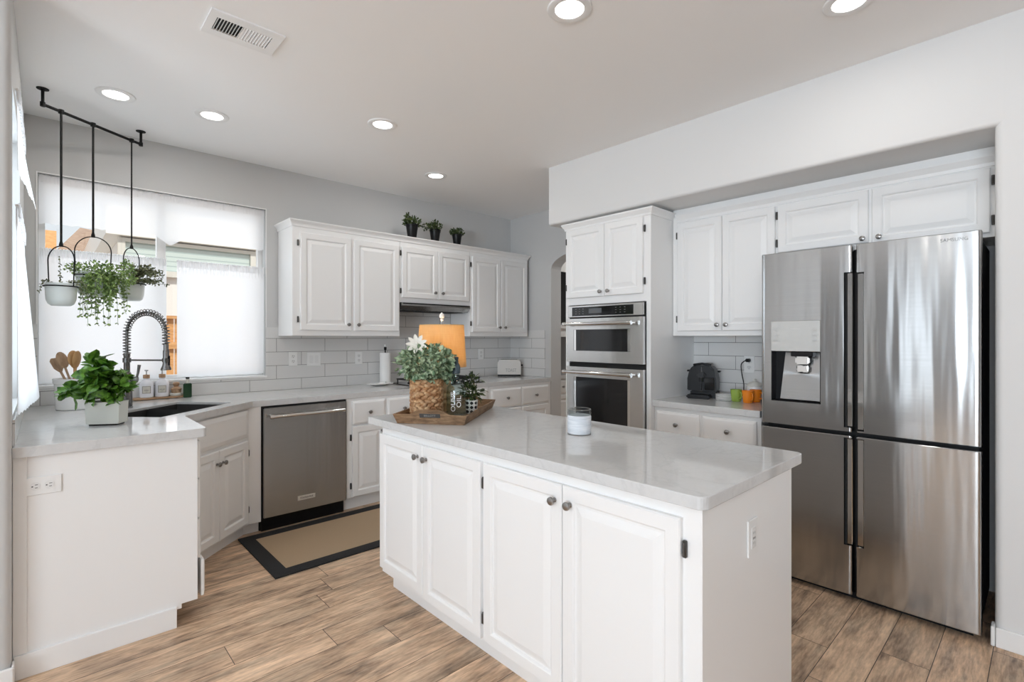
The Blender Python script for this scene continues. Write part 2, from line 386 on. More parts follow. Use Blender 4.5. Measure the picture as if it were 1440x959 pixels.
# right: pier wall, alcove, soffit, arch wall
b = BM()
pts = [(XA + .16, -3.6), (XS, -3.6), (XS, YP - .03)]
for k in range(1, 7): a = PI + -k * PI / 12; pts.append((XS + .03 + .03 * math.cos(a), YP - .03 + .03 * math.sin(a)))
pts += [(XA + .16, YP)]
prism(b, pts, 0, ZC)
box(b, XA, XA + .16, YP, 2.66, 0, ZC); struct('wall_right', b, 'wall_paint_lit', 40)
b = BM(); SZ = 2.268
prof = [(XR, ZC), (XS, ZC), (XS, SZ + .02)] + [(XS + .02 - .02 * math.cos(a * PI / 12), SZ + .02 - .02 * math.sin(a * PI / 12)) for a in range(1, 7)] + [(XR, SZ)]
va = [b.verts.new((x, YP - .0295, z)) for x, z in prof]; vb = [b.verts.new((x, 2.81, z)) for x, z in prof]
b.faces.new(va); b.faces.new(vb[::-1])
for i in range(len(prof)): b.faces.new((va[i], vb[i], vb[(i + 1) % len(prof)], va[(i + 1) % len(prof)]))
struct('wall_soffit', b, 'wall_paint_lit', 40)
b = BM(); box(b, XS - .014, XS, -3.6, YP - .004, 0, .085, .003); box(b, XS - .012, XS + .05, YP - .002, YP + .012, 0, .085, .003); struct('baseboard_right', b, 'trim_white')
# arch wall with arched opening (profile in YZ, extruded in X)
b = BM(); A0, A1, AS = 2.5, 3.698, 2.096
box(b, XR, XR + .16, A1, YW, 0, ZC); box(b, XR, XR + .16, 1.9, A0, 0, ZC)
arc = [((A0 + A1) / 2 + (A1 - A0) / 2 * math.cos(PI - k * PI / 20), AS + .18 * math.sin(PI - k * PI / 20)) for k in range(21)]
for (y0, z0), (y1, z1) in zip(arc, arc[1:]):
    q = [[b.verts.new((x, y, z)) for y, z in ((y0, z0), (y1, z1), (y1, ZC), (y0, ZC))] for x in (XR, XR + .16)]
    b.faces.new(q[0]); b.faces.new(q[1][::-1]); b.faces.new((q[0][0], q[0][1], q[1][1], q[1][0]))
struct('wall_arch', b, 'wall_paint')
b = BM(); box(b, 6.4, 6.55, 1.0, 4.35, 0, ZC); box(b, XR + .16, 6.4, 1.0, 1.1, 0, ZC); struct('wall_pantry', b, 'wall_paint')
# backsplash tiles
b = BM(); T = YW - .008; e = .0005
box(b, XL + .001, WX0 - .002, T, YW - e, .9155, 1.43); box(b, WX0 - .002, WX1 + .002, T, YW - e, .9155, WZ0 - .004)
box(b, WX1 + .002, XR - .009, T, YW - e, .9155, 1.43); box(b, 2.36, 3.152, T, YW - e, 1.43, 1.665); struct('trim_1', b, 'tile_back')
b = BM(); box(b, XR - .008, XR - e, 3.783, T, .9155, 1.43); struct('trim_2', b, 'tile_side')
b = BM(); box(b, XL + e, XL + .008, 2.78, T - .001, .9155, 1.02); box(b, XL + e, XL + .008, LY1 + .01, T - .001, 1.02, 1.43); struct('trim_3', b, 'tile_side')
b = BM(); box(b, XA - .008, XA - e, 1.14, 1.895, .9155, 1.36); struct('trim_4', b, 'tile_alcove')
# sink window
def winframe(name, along, a0, a1, z0, z1, plane, dirn, mull):
    """along: 'x' or 'y'; frame sits at plane, outwards dirn"""
    bm = BM()
    def bb(u0, u1, w0, w1, d0, d1):
        d0, d1 = plane + dirn * d0, plane + dirn * d1
        if d0 > d1: d0, d1 = d1, d0
        if along == 'x': box(bm, u0, u1, d0, d1, w0, w1, .002)
        else: box(bm, d0, d1, u0, u1, w0, w1, .002)
    t = .035
    bb(a0, a0 + t, z0, z1, .08, .13); bb(a1 - t, a1, z0, z1, .08, .13); bb(a0 + t, a1 - t, z0, z0 + t, .08, .13); bb(a0 + t, a1 - t, z1 - t, z1, .08, .13)
    for m, wd in mull: bb(m - wd, m + wd, z0 + t, z1 - t, .075, .125)
    o = struct(name, bm, 'trim_white')
    bm = BM(); p0, p1 = plane + dirn * .10, plane + dirn * .104
    if p0 > p1: p0, p1 = p1, p0
    if along == 'x': box(bm, a0 + t, a1 - t, p0, p1, z0 + t, z1 - t)
    else: box(bm, p0, p1, a0 + t, a1 - t, z0 + t, z1 - t)
    link('window_pane', bm, 'window_glass', o)
    return o
winframe('window_1', 'x', WX0, WX1, WZ0, WZ1, YW, 1, [(.625, .028)])
winframe('window_2', 'y', LY0, LY1, LZ0, LZ1, XL, -1, [((LY0 + LY1) / 2, .025)])
b = BM()   # white bead round the sink window opening and its sill
box(b, WX0 - .008, WX0, YW - .006, YW + .01, WZ0 - .008, WZ1 + .008); box(b, WX1, WX1 + .008, YW - .006, YW + .01, WZ0 - .008, WZ1 + .008)
box(b, WX0, WX1, YW - .006, YW + .01, WZ1, WZ1 + .008); box(b, WX0 - .01, WX1 + .01, YW - .012, YW + .08, WZ0 - .012, WZ0 + .004, .002); struct('trim_5', b, 'trim_white')
# ------------------------------------------------------------------ curtains
def curtain(name, along, a0, a1, ztop, zbot, plane, side, mat, label, amp=.006, waves=22, dip=None, flare=0., group=None, seed=1, rodz=None, rodext=.0):
    rnd = random.Random(seed); nu, nv = 160, 26
    root = empty(name, label=label, cat='curtain', group=group)
    ph = [rnd.uniform(0, 6) for _ in range(6)]
    bm = BM(); grid = []
    for j in range(nv + 1):
        t = j / nv; rowv = []
        for i in range(nu + 1):
            u = a0 + (a1 - a0) * i / nu; s = i / nu
            zb = zbot + (dip(s) if dip else 0) + .007 * abs(math.sin(s * PI * 13 * (a1 - a0)))
            z = ztop + (zb - ztop) * t
            g_ = amp * (.35 + .65 * t) * (math.sin(s * waves * 2 * PI / 2.2 + ph[0] + .6 * math.sin(3 * t + ph[1])) * .6 + math.sin(s * waves * .9 + ph[2]) * .7)
            if t < .09: g_ += .003 * math.sin(s * 420)
            off = side * (.008 + (flare * t * min(1, s * 1.15) if flare else .004)) + g_
            p = (u, plane + off, z) if along == 'x' else (plane + off, u, z)
            rowv.append(bm.verts.new(p))
        grid.append(rowv)
    for j in range(nv):
        for i in range(nu): bm.faces.new((grid[j][i], grid[j][i + 1], grid[j + 1][i + 1], grid[j + 1][i]))
    link('cloth', bm, mat, root, 60)
    bm = BM()   # gathered rod pocket: a second layer of cloth
    g2 = []
    for j in range(4):
        rr = []
        for i in range(nu + 1):
            u = a0 + (a1 - a0) * i / nu; s = i / nu
            off = side * .016 + .0025 * math.sin(s * 400) + .0035 * math.sin(s * 90 + ph[3])
            z = ztop + .012 - j * .018 + (.003 * math.sin(s * 260) if j == 0 else 0)
            rr.append(bm.verts.new((u, plane + off, z) if along == 'x' else (plane + off, u, z)))
        g2.append(rr)
    for j in range(3):
        for i in range(nu): bm.faces.new((g2[j][i], g2[j][i + 1], g2[j + 1][i + 1], g2[j + 1][i]))
    link('rod_pocket', bm, mat, root, 60)
    bm = BM()
    p0, p1 = (a0 - rodext, a1 + rodext); zz = ztop + .004
    tube(bm, [(p0, plane + side * .009, zz), (p1, plane + side * .009, zz)] if along == 'x' else [(plane + side * .009, p0, zz), (plane + side * .009, p1, zz)], .005)
    link('curtain_rod', bm, 'trim_white', root, 40)
    return root
PC = YW + .03
curtain('valance', 'x', WX0 + .006, WX1 - .006, WZ1 - .012, 2.02, PC, -1, 'sheer_valance', 'sheer white scalloped valance across the top of the sink window', .013, 7,
        dip=lambda s: (.05 if s < .45 else .075 - .08 * math.exp(-((s - .52) / .06) ** 2)) if s < .60 else .035, seed=3)
curtain('cafe_curtain', 'x', WX0 + .006, .648, 1.905, 1.05, PC, -1, 'sheer_cafe', 'white cafe curtain panel behind the faucet, left of the gap in the sink window', .012, 5, group='cafe curtains of the sink window', seed=5, rodext=.0)
curtain('cafe_curtain', 'x', .712, WX1 - .006, 1.905, 1.05, PC, -1, 'sheer_cafe', 'white cafe curtain panel nearest the upper cabinets, right of the gap in the sink window', .013, 5, group='cafe curtains of the sink window', seed=6)
curtain('valance', 'y', LY0 - .03, LY1 - .03, 2.315, 2.0, XL + .004, 1, 'sheer_cafe', 'white valance flaring out from the window of the left wall', .003, 6, flare=.050, seed=8)
curtain('cafe_curtain', 'y', LY0 - .03, LY1 - .01, 1.86, 1.03, XL + .004, 1, 'sheer_cafe', 'white lace edged cafe curtain on the left wall, below its flaring valance', .003, 6, flare=.062, seed=9)

# ------------------------------------------------------------------ outside
b = BM(); box(b, -14, 16, 4.7, 30, -.35, -.25); box(b, -14, -5.2, -12, 4.7, -.35, -.25); struct('ground', b, 'ground_pale')
h = empty('neighbor_house', (0, 0, 0), 0, 'white neighbouring house with blinds in its windows, outside the sink window', 'house')
b = BM(); box(b, .93, 9, 10.5, 16, -.3, 3.02); link('wall', b, 'stucco_white', h)
b = BM(); prism(b, [(.72, 10.3), (9.3, 10.3), (9.3, 16.2), (.72, 16.2)], 3.025, 3.5); link('fascia', b, 'fascia_white', h)
for x0 in (.98, 3.55):
    f = BM(); x1 = x0 + 1.9
    for q in ((x0 - .1, x0, 2.4, 3.0), (x1, x1 + .1, 2.4, 3.0), (x0, x1, 2.94, 3.0), (x0, x1, 2.4, 2.5)): box(f, q[0], q[1], 10.40, 10.4995, q[2], q[3])
    fo = link('window', f, 'ceramic_cream', h)
    f = BM(); box(f, x0, x1, 10.45, 10.47, 2.5, 2.94); link('blind', f, 'blind_green', fo)
h2 = empty('roofed_house', (0, 0, 0), 0, 'farther house with brown hip roof and orange wall, left in the sink window', 'house')
b = BM(); box(b, -3.0, .22, 16.5, 21, -.3, 3.95); link('wall', b, 'outside_brick', h2)
b = BM(); box(b, .24, 3.4, 17.0, 21, -.3, 3.2); link('side_wall', b, 'stucco_white', h2)
b = BM()
vs = [b.verts.new(p) for p in ((.0, 16.7, 3.21), (3.8, 16.7, 3.21), (3.8, 21.2, 3.21), (.0, 21.2, 3.21), (.75, 18.9, 4.5), (2.4, 18.9, 4.35))]
for q in ((0, 1, 5, 4), (1, 2, 5), (2, 3, 4, 5), (3, 0, 4), (3, 2, 1, 0)): b.faces.new([vs[i] for i in q])
link('roof', b, 'roof_tiles', h2)
fe = empty('cedar_fence', (0, 0, 0), 0, 'orange cedar fence outside, seen through the gap between the cafe curtains', 'fence')
b = BM()
for k in range(60):
    x = -4 + k * .16; box(b, x, x + .15, 8.0, 8.02, -.25, 1.6, .004)
link('board_panel', b, 'fence_cedar', fe)
b = BM()
for z in (.2, 1.2): box(b, -4, 5.6, 7.95, 8.0, z, z + .09)
link('rail', b, 'fence_cedar', fe)
b = BM(); box(b, -4, 5.6, 7.94, 8.04, 1.60, 1.64); link('cap', b, 'fence_cedar', fe)

# ------------------------------------------------------------------ cabinet builders (local frame: x right, y into the cabinet, z up)
def knob(parent, x, z, y=-.019):
    b = BM(); M = Matrix.Translation((x, y, z)) @ Matrix.Rotation(PI / 2, 4, 'X')
    lathe(b, [(.0085, 0), (.0085, .002), (.005, .004), (.0048, .012), (.0125, .017), (.0148, .021), (.0135, .026), (.007, .029), (0, .0295)], 16, M=M)
    return link('knob', b, 'pewter', parent, 40)
def hinge(parent, x, z, y=-.006, mat='dark_hinge', w=.006, h=.024):
    b = BM(); box(b, x - w, x + w, y - .006, y + .005, z - h, z + h, .002); tube(b, [(x, y - .007, z - h * .8), (x, y - .007, z + h * .8)], .0035, 8)
    return link('hinge', b, mat, parent, 40)
def door(parent, x0, x1, z0, z1, kn=None, hg=None, T=.019, fr=.052, name='door', hm='dark_hinge', hz=None):
    b = BM()
    rect_loops(b, x0, x1, z0, z1, [(0, -T + .004), (.004, -T), (fr - .008, -T), (fr - .003, -T + .003), (fr, -T + .009), (fr + .007, -T + .009), (fr + .030, -T + .002), (fr + .034, -T + .001)], -.0006)
    o = link(name, b, 'white_paint', parent)
    if kn: knob(o, kn[0], kn[1])
    if hg is not None:
        d = (.085 if z1 - z0 > .5 else .06)
        for z in (hz or (z0 + d, z1 - d)): hinge(o, hg, z, mat=hm)
    return o
def drawer(parent, x0, x1, z0, z1, T=.019, name='drawer', k=True, y=0):
    b = BM(); rect_loops(b, x0, x1, z0, z1, [(0, -T + .008 + y), (.002, -T + .006 + y), (.016, -T + y)], -.0006 + y)
    o = link(name, b, 'white_paint', parent)
    if k: knob(o, (x0 + x1) / 2, (z0 + z1) / 2, -T + y)
    return o
def crown(parent, x0, x1, y1, z, prof, left=True, right=True):
    b = BM(); rings = []
    for o_, dz in prof:
        a0 = x0 - (o_ if left else 0); a1 = x1 + (o_ if right else 0)
        rings.append([b.verts.new(p) for p in ((a0, y1, z + dz), (a0, -o_, z + dz), (a1, -o_, z + dz), (a1, y1, z + dz))])
    for p, q in zip(rings, rings[1:]):
        for i in range(4): b.faces.new((p[i], p[(i + 1) % 4], q[(i + 1) % 4], q[i]))
    b.faces.new(rings[0]); b.faces.new(rings[-1])
    return link('crown_molding', b, 'white_paint', parent)
CR = [(.001, -.045), (.006, -.043), (.009, -.028), (.014, -.018), (.026, -.004), (.030, .0), (.030, .008)]
UG = 'white wall cabinets along the back wall'
Y_U = 4.018
def upper(x0, x1, z0, z1, label, doors, loc_y=Y_U, crn=(False, False)):
    r = empty('wall_cabinet', (x0, loc_y, 0), 0, label, 'cabinet', UG); W = x1 - x0
    b = BM(); box(b, 0.0003, W - .0003, 0, YW - loc_y - .009, z0, z1, .0015); link('cabinet_body', b, 'white_paint', r)
    for (a, c, d0, d1, kn, hg) in doors: door(r, a - x0, c - x0, d0, d1, kn and (kn[0] - x0, kn[1]), None if hg is None else hg - x0)
    crown(r, 0, W, YW - loc_y - .001, z1, CR, *crn)
    return r
ZU = 2.262
upper(1.411, 2.355, 1.361, ZU, 'tall two door white wall cabinet nearest the sink window', [(1.468, 1.887, 1.405, 2.175, (1.857, 1.455), 1.452), (1.913, 2.341, 1.405, 2.175, (1.945, 1.455), None)], crn=(True, False))
upper(2.3555, 3.157, 1.668, ZU, 'short two door white wall cabinet above the range hood', [(2.372, 2.762, 1.712, 2.175, (2.722, 1.771), 2.362), (2.768, 3.143, 1.712, 2.175, (2.809, 1.771), None)])
upper(3.1575, 3.985, 1.361, ZU, 'tall narrow two door white wall cabinet nearest the archway', [(3.183, 3.570, 1.405, 2.175, (3.543, 1.455), 3.170), (3.576, 3.962, 1.405, 2.175, (3.620, 1.455), None)], crn=(False, True))
# hood
r = empty('range_hood', (2.36, Y_U - .01, 0), 0, 'slim dark stainless range hood under the short wall cabinet', 'range hood')
b = BM(); vs = []
for x in (.004, .79):
    vs.append([b.verts.new((x, y, z)) for y, z in ((-.01, 1.667), (-.01, 1.64), (.03, 1.60), (.30, 1.60), (.31, 1.667))])
b.faces.new(vs[0][::-1]); b.faces.new(vs[1])
for i in range(5): b.faces.new((vs[0][i], vs[0][(i + 1) % 5], vs[1][(i + 1) % 5], vs[1][i]))
link('hood_body', b, 'dark_stainless', r)
b = BM(); box(b, .05, .74, .05, .27, 1.595, 1.5995); link('filter', b, 'black_gap', r)
b = BM(); box(b, .02, .775, -.0125, -.0105, 1.655, 1.6645); link('control_strip', b, 'black_plastic', r)

# base cabinets
CB = .873
def base(name, loc, rz, W, D, label, group='white base cabinets', toe=.06, z0=.1):
    r = empty(name, loc, rz, label, 'cabinet', group)
    b = BM(); box(b, .0005, W - .0005, 0, D, z0, CB - .001, .0015); link('cabinet_body', b, 'white_paint', r)
    b = BM(); box(b, .001, W - .001, toe, toe + .02, 0, z0 - .0005); link('toe_kick', b, 'white_paint', r)
    return r
YB = 3.70; DB = YW - YB - .002
r = base('base_cabinet', (1.705, YB, 0), 0, .665, DB, 'white base cabinet right of the dishwasher')
drawer(r, .042, .325, .668, .85); drawer(r, .345, .64, .668, .85)
door(r, .042, .325, .11, .655, (.29, .60), .032); door(r, .345, .64, .11, .655, (.38, .60), None)
r = base('base_cabinet', (2.3705, YB, 0), 0, .775, DB, 'white base cabinet under the gas cooktop')
drawer(r, .03, .745, .668, .85, k=False); door(r, .03, .385, .11, .655, (.35, .60), None); door(r, .39, .745, .11, .655, (.425, .60), None)
r = base('base_cabinet', (3.146, YB, 0), 0, .88, DB, 'white base cabinet with two knobbed drawers beside the archway')
drawer(r, .029, .418, .656, .84); drawer(r, .435, .829, .656, .84); door(r, .029, .418, .11, .64, (.38, .58), None); door(r, .435, .829, .11, .64, (.47, .58), None)
# corner sink base (diagonal)
AX, AY, ANG = .543, 3.262, math.radians(43.2)
def dg(s, t): return (AX + s * math.cos(ANG) - t * math.sin(ANG), AY + s * math.sin(ANG) + t * math.cos(ANG))
r = empty('sink_cabinet', (AX, AY, 0), ANG, 'diagonal white corner cabinet with two doors under the sink', 'cabinet', 'white base cabinets')
def tolocal(p): dx, dy = p[0] - AX, p[1] - AY; return (dx * math.cos(ANG) + dy * math.sin(ANG), -dx * math.sin(ANG) + dy * math.cos(ANG))
b = BM(); poly = [(AX, AY), dg(.642, 0), (1.09, YB), (1.09, YW - .002), (XL + .001, YW - .002), (XL + .001, AY)]
lp = [tolocal(p) for p in poly]
# hollow shell: faces only at the front so the sink bowls hang inside
def wallseg(bm, p, q, z0, z1, t=.018):
    p, q = Vector(p), Vector(q); d = (q - p).normalized(); n = Vector((-d.y, d.x))
    prism(bm, [tuple(p), tuple(q), tuple(q + n * t), tuple(p + n * t)], z0, z1)
wallseg(b, lp[0], lp[1], .08, CB - .001); wallseg(b, (lp[1][0], lp[1][1]), lp[2], .08, CB - .001); wallseg(b, lp[2], lp[3], .08, CB - .001)
link('cabinet_body', b, 'white_paint', r)
b = BM(); box(b, -.01, .665, .05, .07, 0, .079); wallseg(b, tolocal((.985, YB + .055)), tolocal((1.09, YB + .055)), 0, .079); link('toe_kick', b, 'white_paint', r)
b = BM(); rect_loops(b, .012, .618, .675, .858, [(0, -.011), (.003, -.013), (.028, -.019)], -.0006); link('false_front', b, 'white_paint', r)
door(r, .012, .312, .10, .652, (.287, .575), None); door(r, .316, .618, .10, .652, (.345, .575), .628)
# left run: end unit, front faces +X
XF = .535
r = base('base_cabinet', (XF, 2.768, 0), PI / 2, .493, XF - XL - .002, 'white drawer cabinet ending the left counter, flat side towards the camera', toe=.085, z0=.10)
for k, (z0, z1) in enumerate(((.675, .85), (.485, .665), (.29, .475), (.105, .28))): drawer(r, .015, .478, z0, z1, y=(-.016 if k == 3 else 0))
b = BM(); box(b, .0, .002, .065, XF - XL, .08, CB - .002); link('end_panel', b, 'white_paint', r)
b = BM(); box(b, -.012, .0, .085, XF - XL - .004, 0, .095, .002); link('base_trim', b, 'trim_white', r)
b = BM(); box(b, -.006, .0, XF - XL - .042, XF - XL - .002, .096, CB - .002, .001); link('filler_strip', b, 'trim_white', r)

# counter tops
def slab(name, pts, z0, z1, label, hole=None, rad=None):
    me = bpy.data.meshes.new(name); b = BM()
    if hole is None:
        prism(b, pts, z0, z1)
    else:
        o0 = [b.verts.new((x, y, z1)) for x, y in pts]; h0 = [b.verts.new((x, y, z1)) for x, y in hole]
        es = [b.edges.new((o0[i], o0[(i + 1) % len(o0)])) for i in range(len(o0))] + [b.edges.new((h0[i], h0[(i + 1) % len(h0)])) for i in range(len(h0))]
        bmesh.ops.triangle_fill(b, use_beauty=True, use_dissolve=False, edges=es)
        rgn = bmesh.ops.extrude_face_region(b, geom=list(b.faces))
        bmesh.ops.translate(b, vec=(0, 0, z0 - z1), verts=[v for v in rgn['geom'] if isinstance(v, bmesh.types.BMVert)])
    o = link(name, b, 'quartz')
    bv = o.modifiers.new('bevel', 'BEVEL'); bv.width = .003; bv.segments = 2; bv.limit_method = 'ANGLE'; bv.angle_limit = math.radians(40)
    return tag(o, label, 'countertop')
def rnd_poly(pts, rads, n=6):
    out = []
    for i, p in enumerate(pts):
        r_ = rads[i]
        if r_ <= 0: out.append(p); continue
        P, A, B_ = Vector(p), Vector(pts[i - 1]), Vector(pts[(i + 1) % len(pts)])
        u, v = (A - P).normalized(), (B_ - P).normalized(); half = math.acos(max(-1, min(1, u.dot(v)))) / 2
        d = r_ / math.tan(half); c = P + (u + v).normalized() * (r_ / math.sin(half))
        s, e_ = P + u * d, P + v * d
        a0 = math.atan2(s.y - c.y, s.x - c.x); a1 = math.atan2(e_.y - c.y, e_.x - c.x)
        da = (a1 - a0 + PI) % (2 * PI) - PI
        out += [(c.x + r_ * math.cos(a0 + da * k / n), c.y + r_ * math.sin(a0 + da * k / n)) for k in range(n + 1)]
    return out
ZT = .914
SS, ST, SW, SD = -.0, .06, .585, .40
s0 = (.49, 3.31)
SU = (math.cos(ANG), math.sin(ANG)); SN = (-math.sin(ANG), math.cos(ANG))
def sk(u, v): return (s0[0] + SU[0] * u + SN[0] * v, s0[1] + SU[1] * u + SN[1] * v)
hole = rnd_poly([sk(-.04, 0), sk(.585, 0), sk(.585, .39), sk(-.04, .39)], [.006] * 4, 4)
outer = rnd_poly([(XL + .001, 2.745), (.568, 2.745), (.568, 3.25), (1.035, YB + .011 - .0), (XR - .002, YB - .0 + .011 - .011), (XR - .002, YW - .001), (XL + .001, YW - .001)], [0, .02, 0, 0, 0, 0, 0])
outer = [(x, (3.690 if abs(y - 3.711) < .001 or abs(y - 3.70) < .001 else y)) for x, y in outer]
slab('countertop', outer, CB, ZT, 'long pale grey quartz countertop wrapping from the left wall round the sink to the archway', hole)
# sink
r = empty('kitchen_sink', (s0[0], s0[1], 0), ANG, 'dark undermount double bowl sink set diagonally in the corner', 'sink')
def bowl(bm, x0, x1, y0, y1, zt, zb, t=.006):
    o1 = [bm.verts.new((x, y, zt)) for x, y in ((x0, y0), (x1, y0), (x1, y1), (x0, y1))]; i = .014
    o2 = [bm.verts.new((x, y, zb)) for x, y in ((x0 + i, y0 + i), (x1 - i, y0 + i), (x1 - i, y1 - i), (x0 + i, y1 - i))]
    for k in range(4): bm.faces.new((o1[k], o1[(k + 1) % 4], o2[(k + 1) % 4], o2[k]))
    bm.faces.new(o2)
b = BM(); bowl(b, -.038, .330, .002, .388, ZT - .014, CB - .19); bowl(b, .345, .583, .002, .388, ZT - .014, CB - .19)
box(b, .330, .345, .002, .388, CB - .05, CB + .012, .002); link('bowl', b, 'sink_steel', r)
for x in (.17, .465):
    b = BM(); lathe(b, [(.04, 0), (.042, .003), (.03, .004), (.012, .001), (0, .001)], 20, (x, .2, CB - .189)); link('drain', b, 'pewter', r, 40)
# island
def slabrect(name, x0, x1, y0, y1, z0, z1, rads, label): return slab(name, rnd_poly([(x0, y0), (x1, y0), (x1, y1), (x0, y1)], rads), z0, z1, label)
slabrect('island_countertop', 1.287, 2.075, .627, 2.532, .877, ZT, [.03, .03, .02, .01], 'pale grey quartz slab on the kitchen island')
IX = 1.3145; IY = 2.42
r = empty('kitchen_island', (IX, IY, 0), -PI / 2, 'white kitchen island cabinet with four raised panel doors', 'kitchen island')
W = IY - .649; D = 2.005 - IX
b = BM(); box(b, 0, W, 0, D, .105, .8765, .002); link('cabinet_body', b, 'white_paint', r)
b = BM(); box(b, .0, W, .066, D - .06, 0, .1045); link('toe_kick', b, 'white_paint', r)
b = BM(); box(b, W, W + .002, .0, D, .062, .876); link('end_panel', b, 'white_paint', r)
def iy(y): return IY - y
door(r, .004, iy(2.008), .135, .838, (iy(2.045), .781), None, hm='hinge_steel'); door(r, iy(2.004), iy(1.582), .118, .838, (iy(1.972), .779), iy(1.572), hm='dark_hinge')
door(r, iy(1.562), iy(1.143), .118, .838, (iy(1.172), .781), None); door(r, iy(1.139), iy(.704), .118, .838, (iy(1.102), .780), iy(.695), hm='dark_hinge')
def outlet_plate(name, loc, rot, label, w=.072, h=.116, kind='duplex', group='white outlet and switch plates'):
    """plate in local XZ facing -Y"""
    r = empty(name, loc, 0, label, 'outlet' if 'outlet' in name else 'light switch', group); r.rotation_euler = rot
    b = BM(); box(b, -w / 2, w / 2, -.006, 0, -h / 2, h / 2, .002); link('cover_plate', b, 'white_plastic', r)
    if kind == 'duplex':
        for z in (-.021, .021):
            b = BM(); M = Matrix.Translation((0, -.0065, z)) @ Matrix.Rotation(PI / 2, 4, 'X'); lathe(b, [(.017, 0), (.017, .0015), (0, .0015)], 20, M=M, sy=.85)
            f = link('receptacle', b, 'ceramic_white', r, 40)
            b = BM(); box(b, -.007, -.0048, -.0084, -.0078, z - .001, z + .008); box(b, .0048, .007, -.0084, -.0078, z - .001, z + .007); box(b, -.002, .002, -.0084, -.0078, z - .011, z - .006)
            link('slots', b, 'dark_slot', f)
    elif kind == 'rocker':
        n = 1 if w < .09 else 2
        for k in range(n):
            x = (k - (n - 1) / 2) * .046; b = BM(); box(b, x - .016, x + .016, -.0085, -.006, -.033, .033, .0015); link('rocker', b, 'ceramic_white', r)
    else:
        b = BM(); box(b, -.017, .017, -.008, -.006, -.033, .033, .001); f = link('receptacle', b, 'ceramic_white', r)
        b = BM(); box(b, -.010, .010, -.0088, -.0082, -.004, .002); box(b, -.006, -.004, -.0088, -.0082, -.02, -.012); box(b, .004, .006, -.0088, -.0082, -.02, -.012); box(b, -.006, -.004, -.0088, -.0082, .012, .02); box(b, .004, .006, -.0088, -.0082, .012, .02); link('slots', b, 'grey_ink', f)
    return r
outlet_plate('wall_outlet', (1.643, .6465, .711), (0, 0, 0), 'white outlet plate on the end of the island', kind='gfci')
outlet_plate('wall_outlet', (-.005, 2.7678, .75), (0, PI / 2, 0), 'sideways white outlet plate on the flat end of the left counter cabinet')
YT = T - .0005
outlet_plate('wall_outlet', (1.53, YT, 1.168), (0, 0, 0), 'white outlet plate on the backsplash nearest the sink window')
outlet_plate('light_switch', (1.704, YT, 1.160), (0, 0, 0), 'wide white double switch plate on the backsplash', w=.118, kind='rocker')
outlet_plate('wall_outlet', (2.118, YT, 1.160), (0, 0, 0), 'white outlet plate on the backsplash left of the paper towels')
outlet_plate('wall_outlet', (3.57, YT, 1.163), (0, 0, 0), 'white outlet plate on the backsplash between lamp and toaster')
outlet_plate('wall_outlet', (XA - .0085, 1.455, 1.155), (0, 0, -PI / 2), 'white outlet plate in the coffee alcove with a black plug in it', kind='duplex')

# ------------------------------------------------------------------ dishwasher
r = empty('dishwasher', (1.093, 3.70, 0), 0, 'stainless steel dishwasher with a bar handle under the back counter', 'dishwasher')
b = BM(); box(b, .002, .608, 0, .6, .10, CB - .004); box(b, .002, .608, .05, .6, 0.0, .0995); link('tub_body', b, 'black_gap', r)
b = BM(); box(b, .008, .602, -.022, -.001, .102, .858, .004, 0, 2); link('door', b, 'dark_stainless', r, 40)
b = BM(); box(b, .008, .602, .03, .048, .0, .09); link('toe_kick', b, 'black_plastic', r)
b = BM(); tube(b, [(.05, -.062, .800), (.56, -.062, .800)], .011, 12); 
for x in (.062, .548): tube(b, [(x, -.022, .800), (x, -.062, .800)], .009, 10)
for x in (.05, .56): tube(b, [(x - .012, -.062, .800), (x + .012, -.062, .800)], .0135, 12)
link('handle', b, 'polished_steel', r, 40)
b = BM(); box(b, .236, .362, -.0245, -.022, .176, .208, .001); bd = link('badge', b, 'linen_label', r)
text('KitchenAid', .020, 'ink', bd, (.299, -.0248, .192), (PI / 2, 0, 0))

# ------------------------------------------------------------------ tall oven cabinet (faces -X)
TX = 3.052; TY0, TY1 = 1.872, 2.64
r = empty('oven_cabinet', (TX, TY1, 0), -PI / 2, 'tall white cabinet housing the stacked ovens', 'cabinet')
W = TY1 - TY0; D = XA - TX - .001
b = BM()
box(b, 0, W, .25, D, .10, 2.222); box(b, 0, .035, 0, .25, .1, 2.222); box(b, W - .035, W, 0, .25, .1, 2.222); box(b, .035, W - .035, 0, .25, 1.60, 2.222); box(b, .035, W - .035, 0, .25, .1, .40)
link('cabinet_body', b, 'white_paint', r)
b = BM(); box(b, .0, W, .05, .07, 0, .0995); link('toe_kick', b, 'white_paint', r)
def ty(y): return TY1 - y
door(r, .022, ty(2.256), 1.655, 2.19, (ty(2.283), 1.690), .012); door(r, ty(2.252), W - .055, 1.655, 2.19, (ty(2.212), 1.690), W - .045)
drawer(r, .03, W - .03, .12, .38)
crown(r, 0, W, D, 2.222, [(.001, -.03), (.007, -.028), (.010, -.015), (.024, .006), (.028, .012), (.028, .022)])
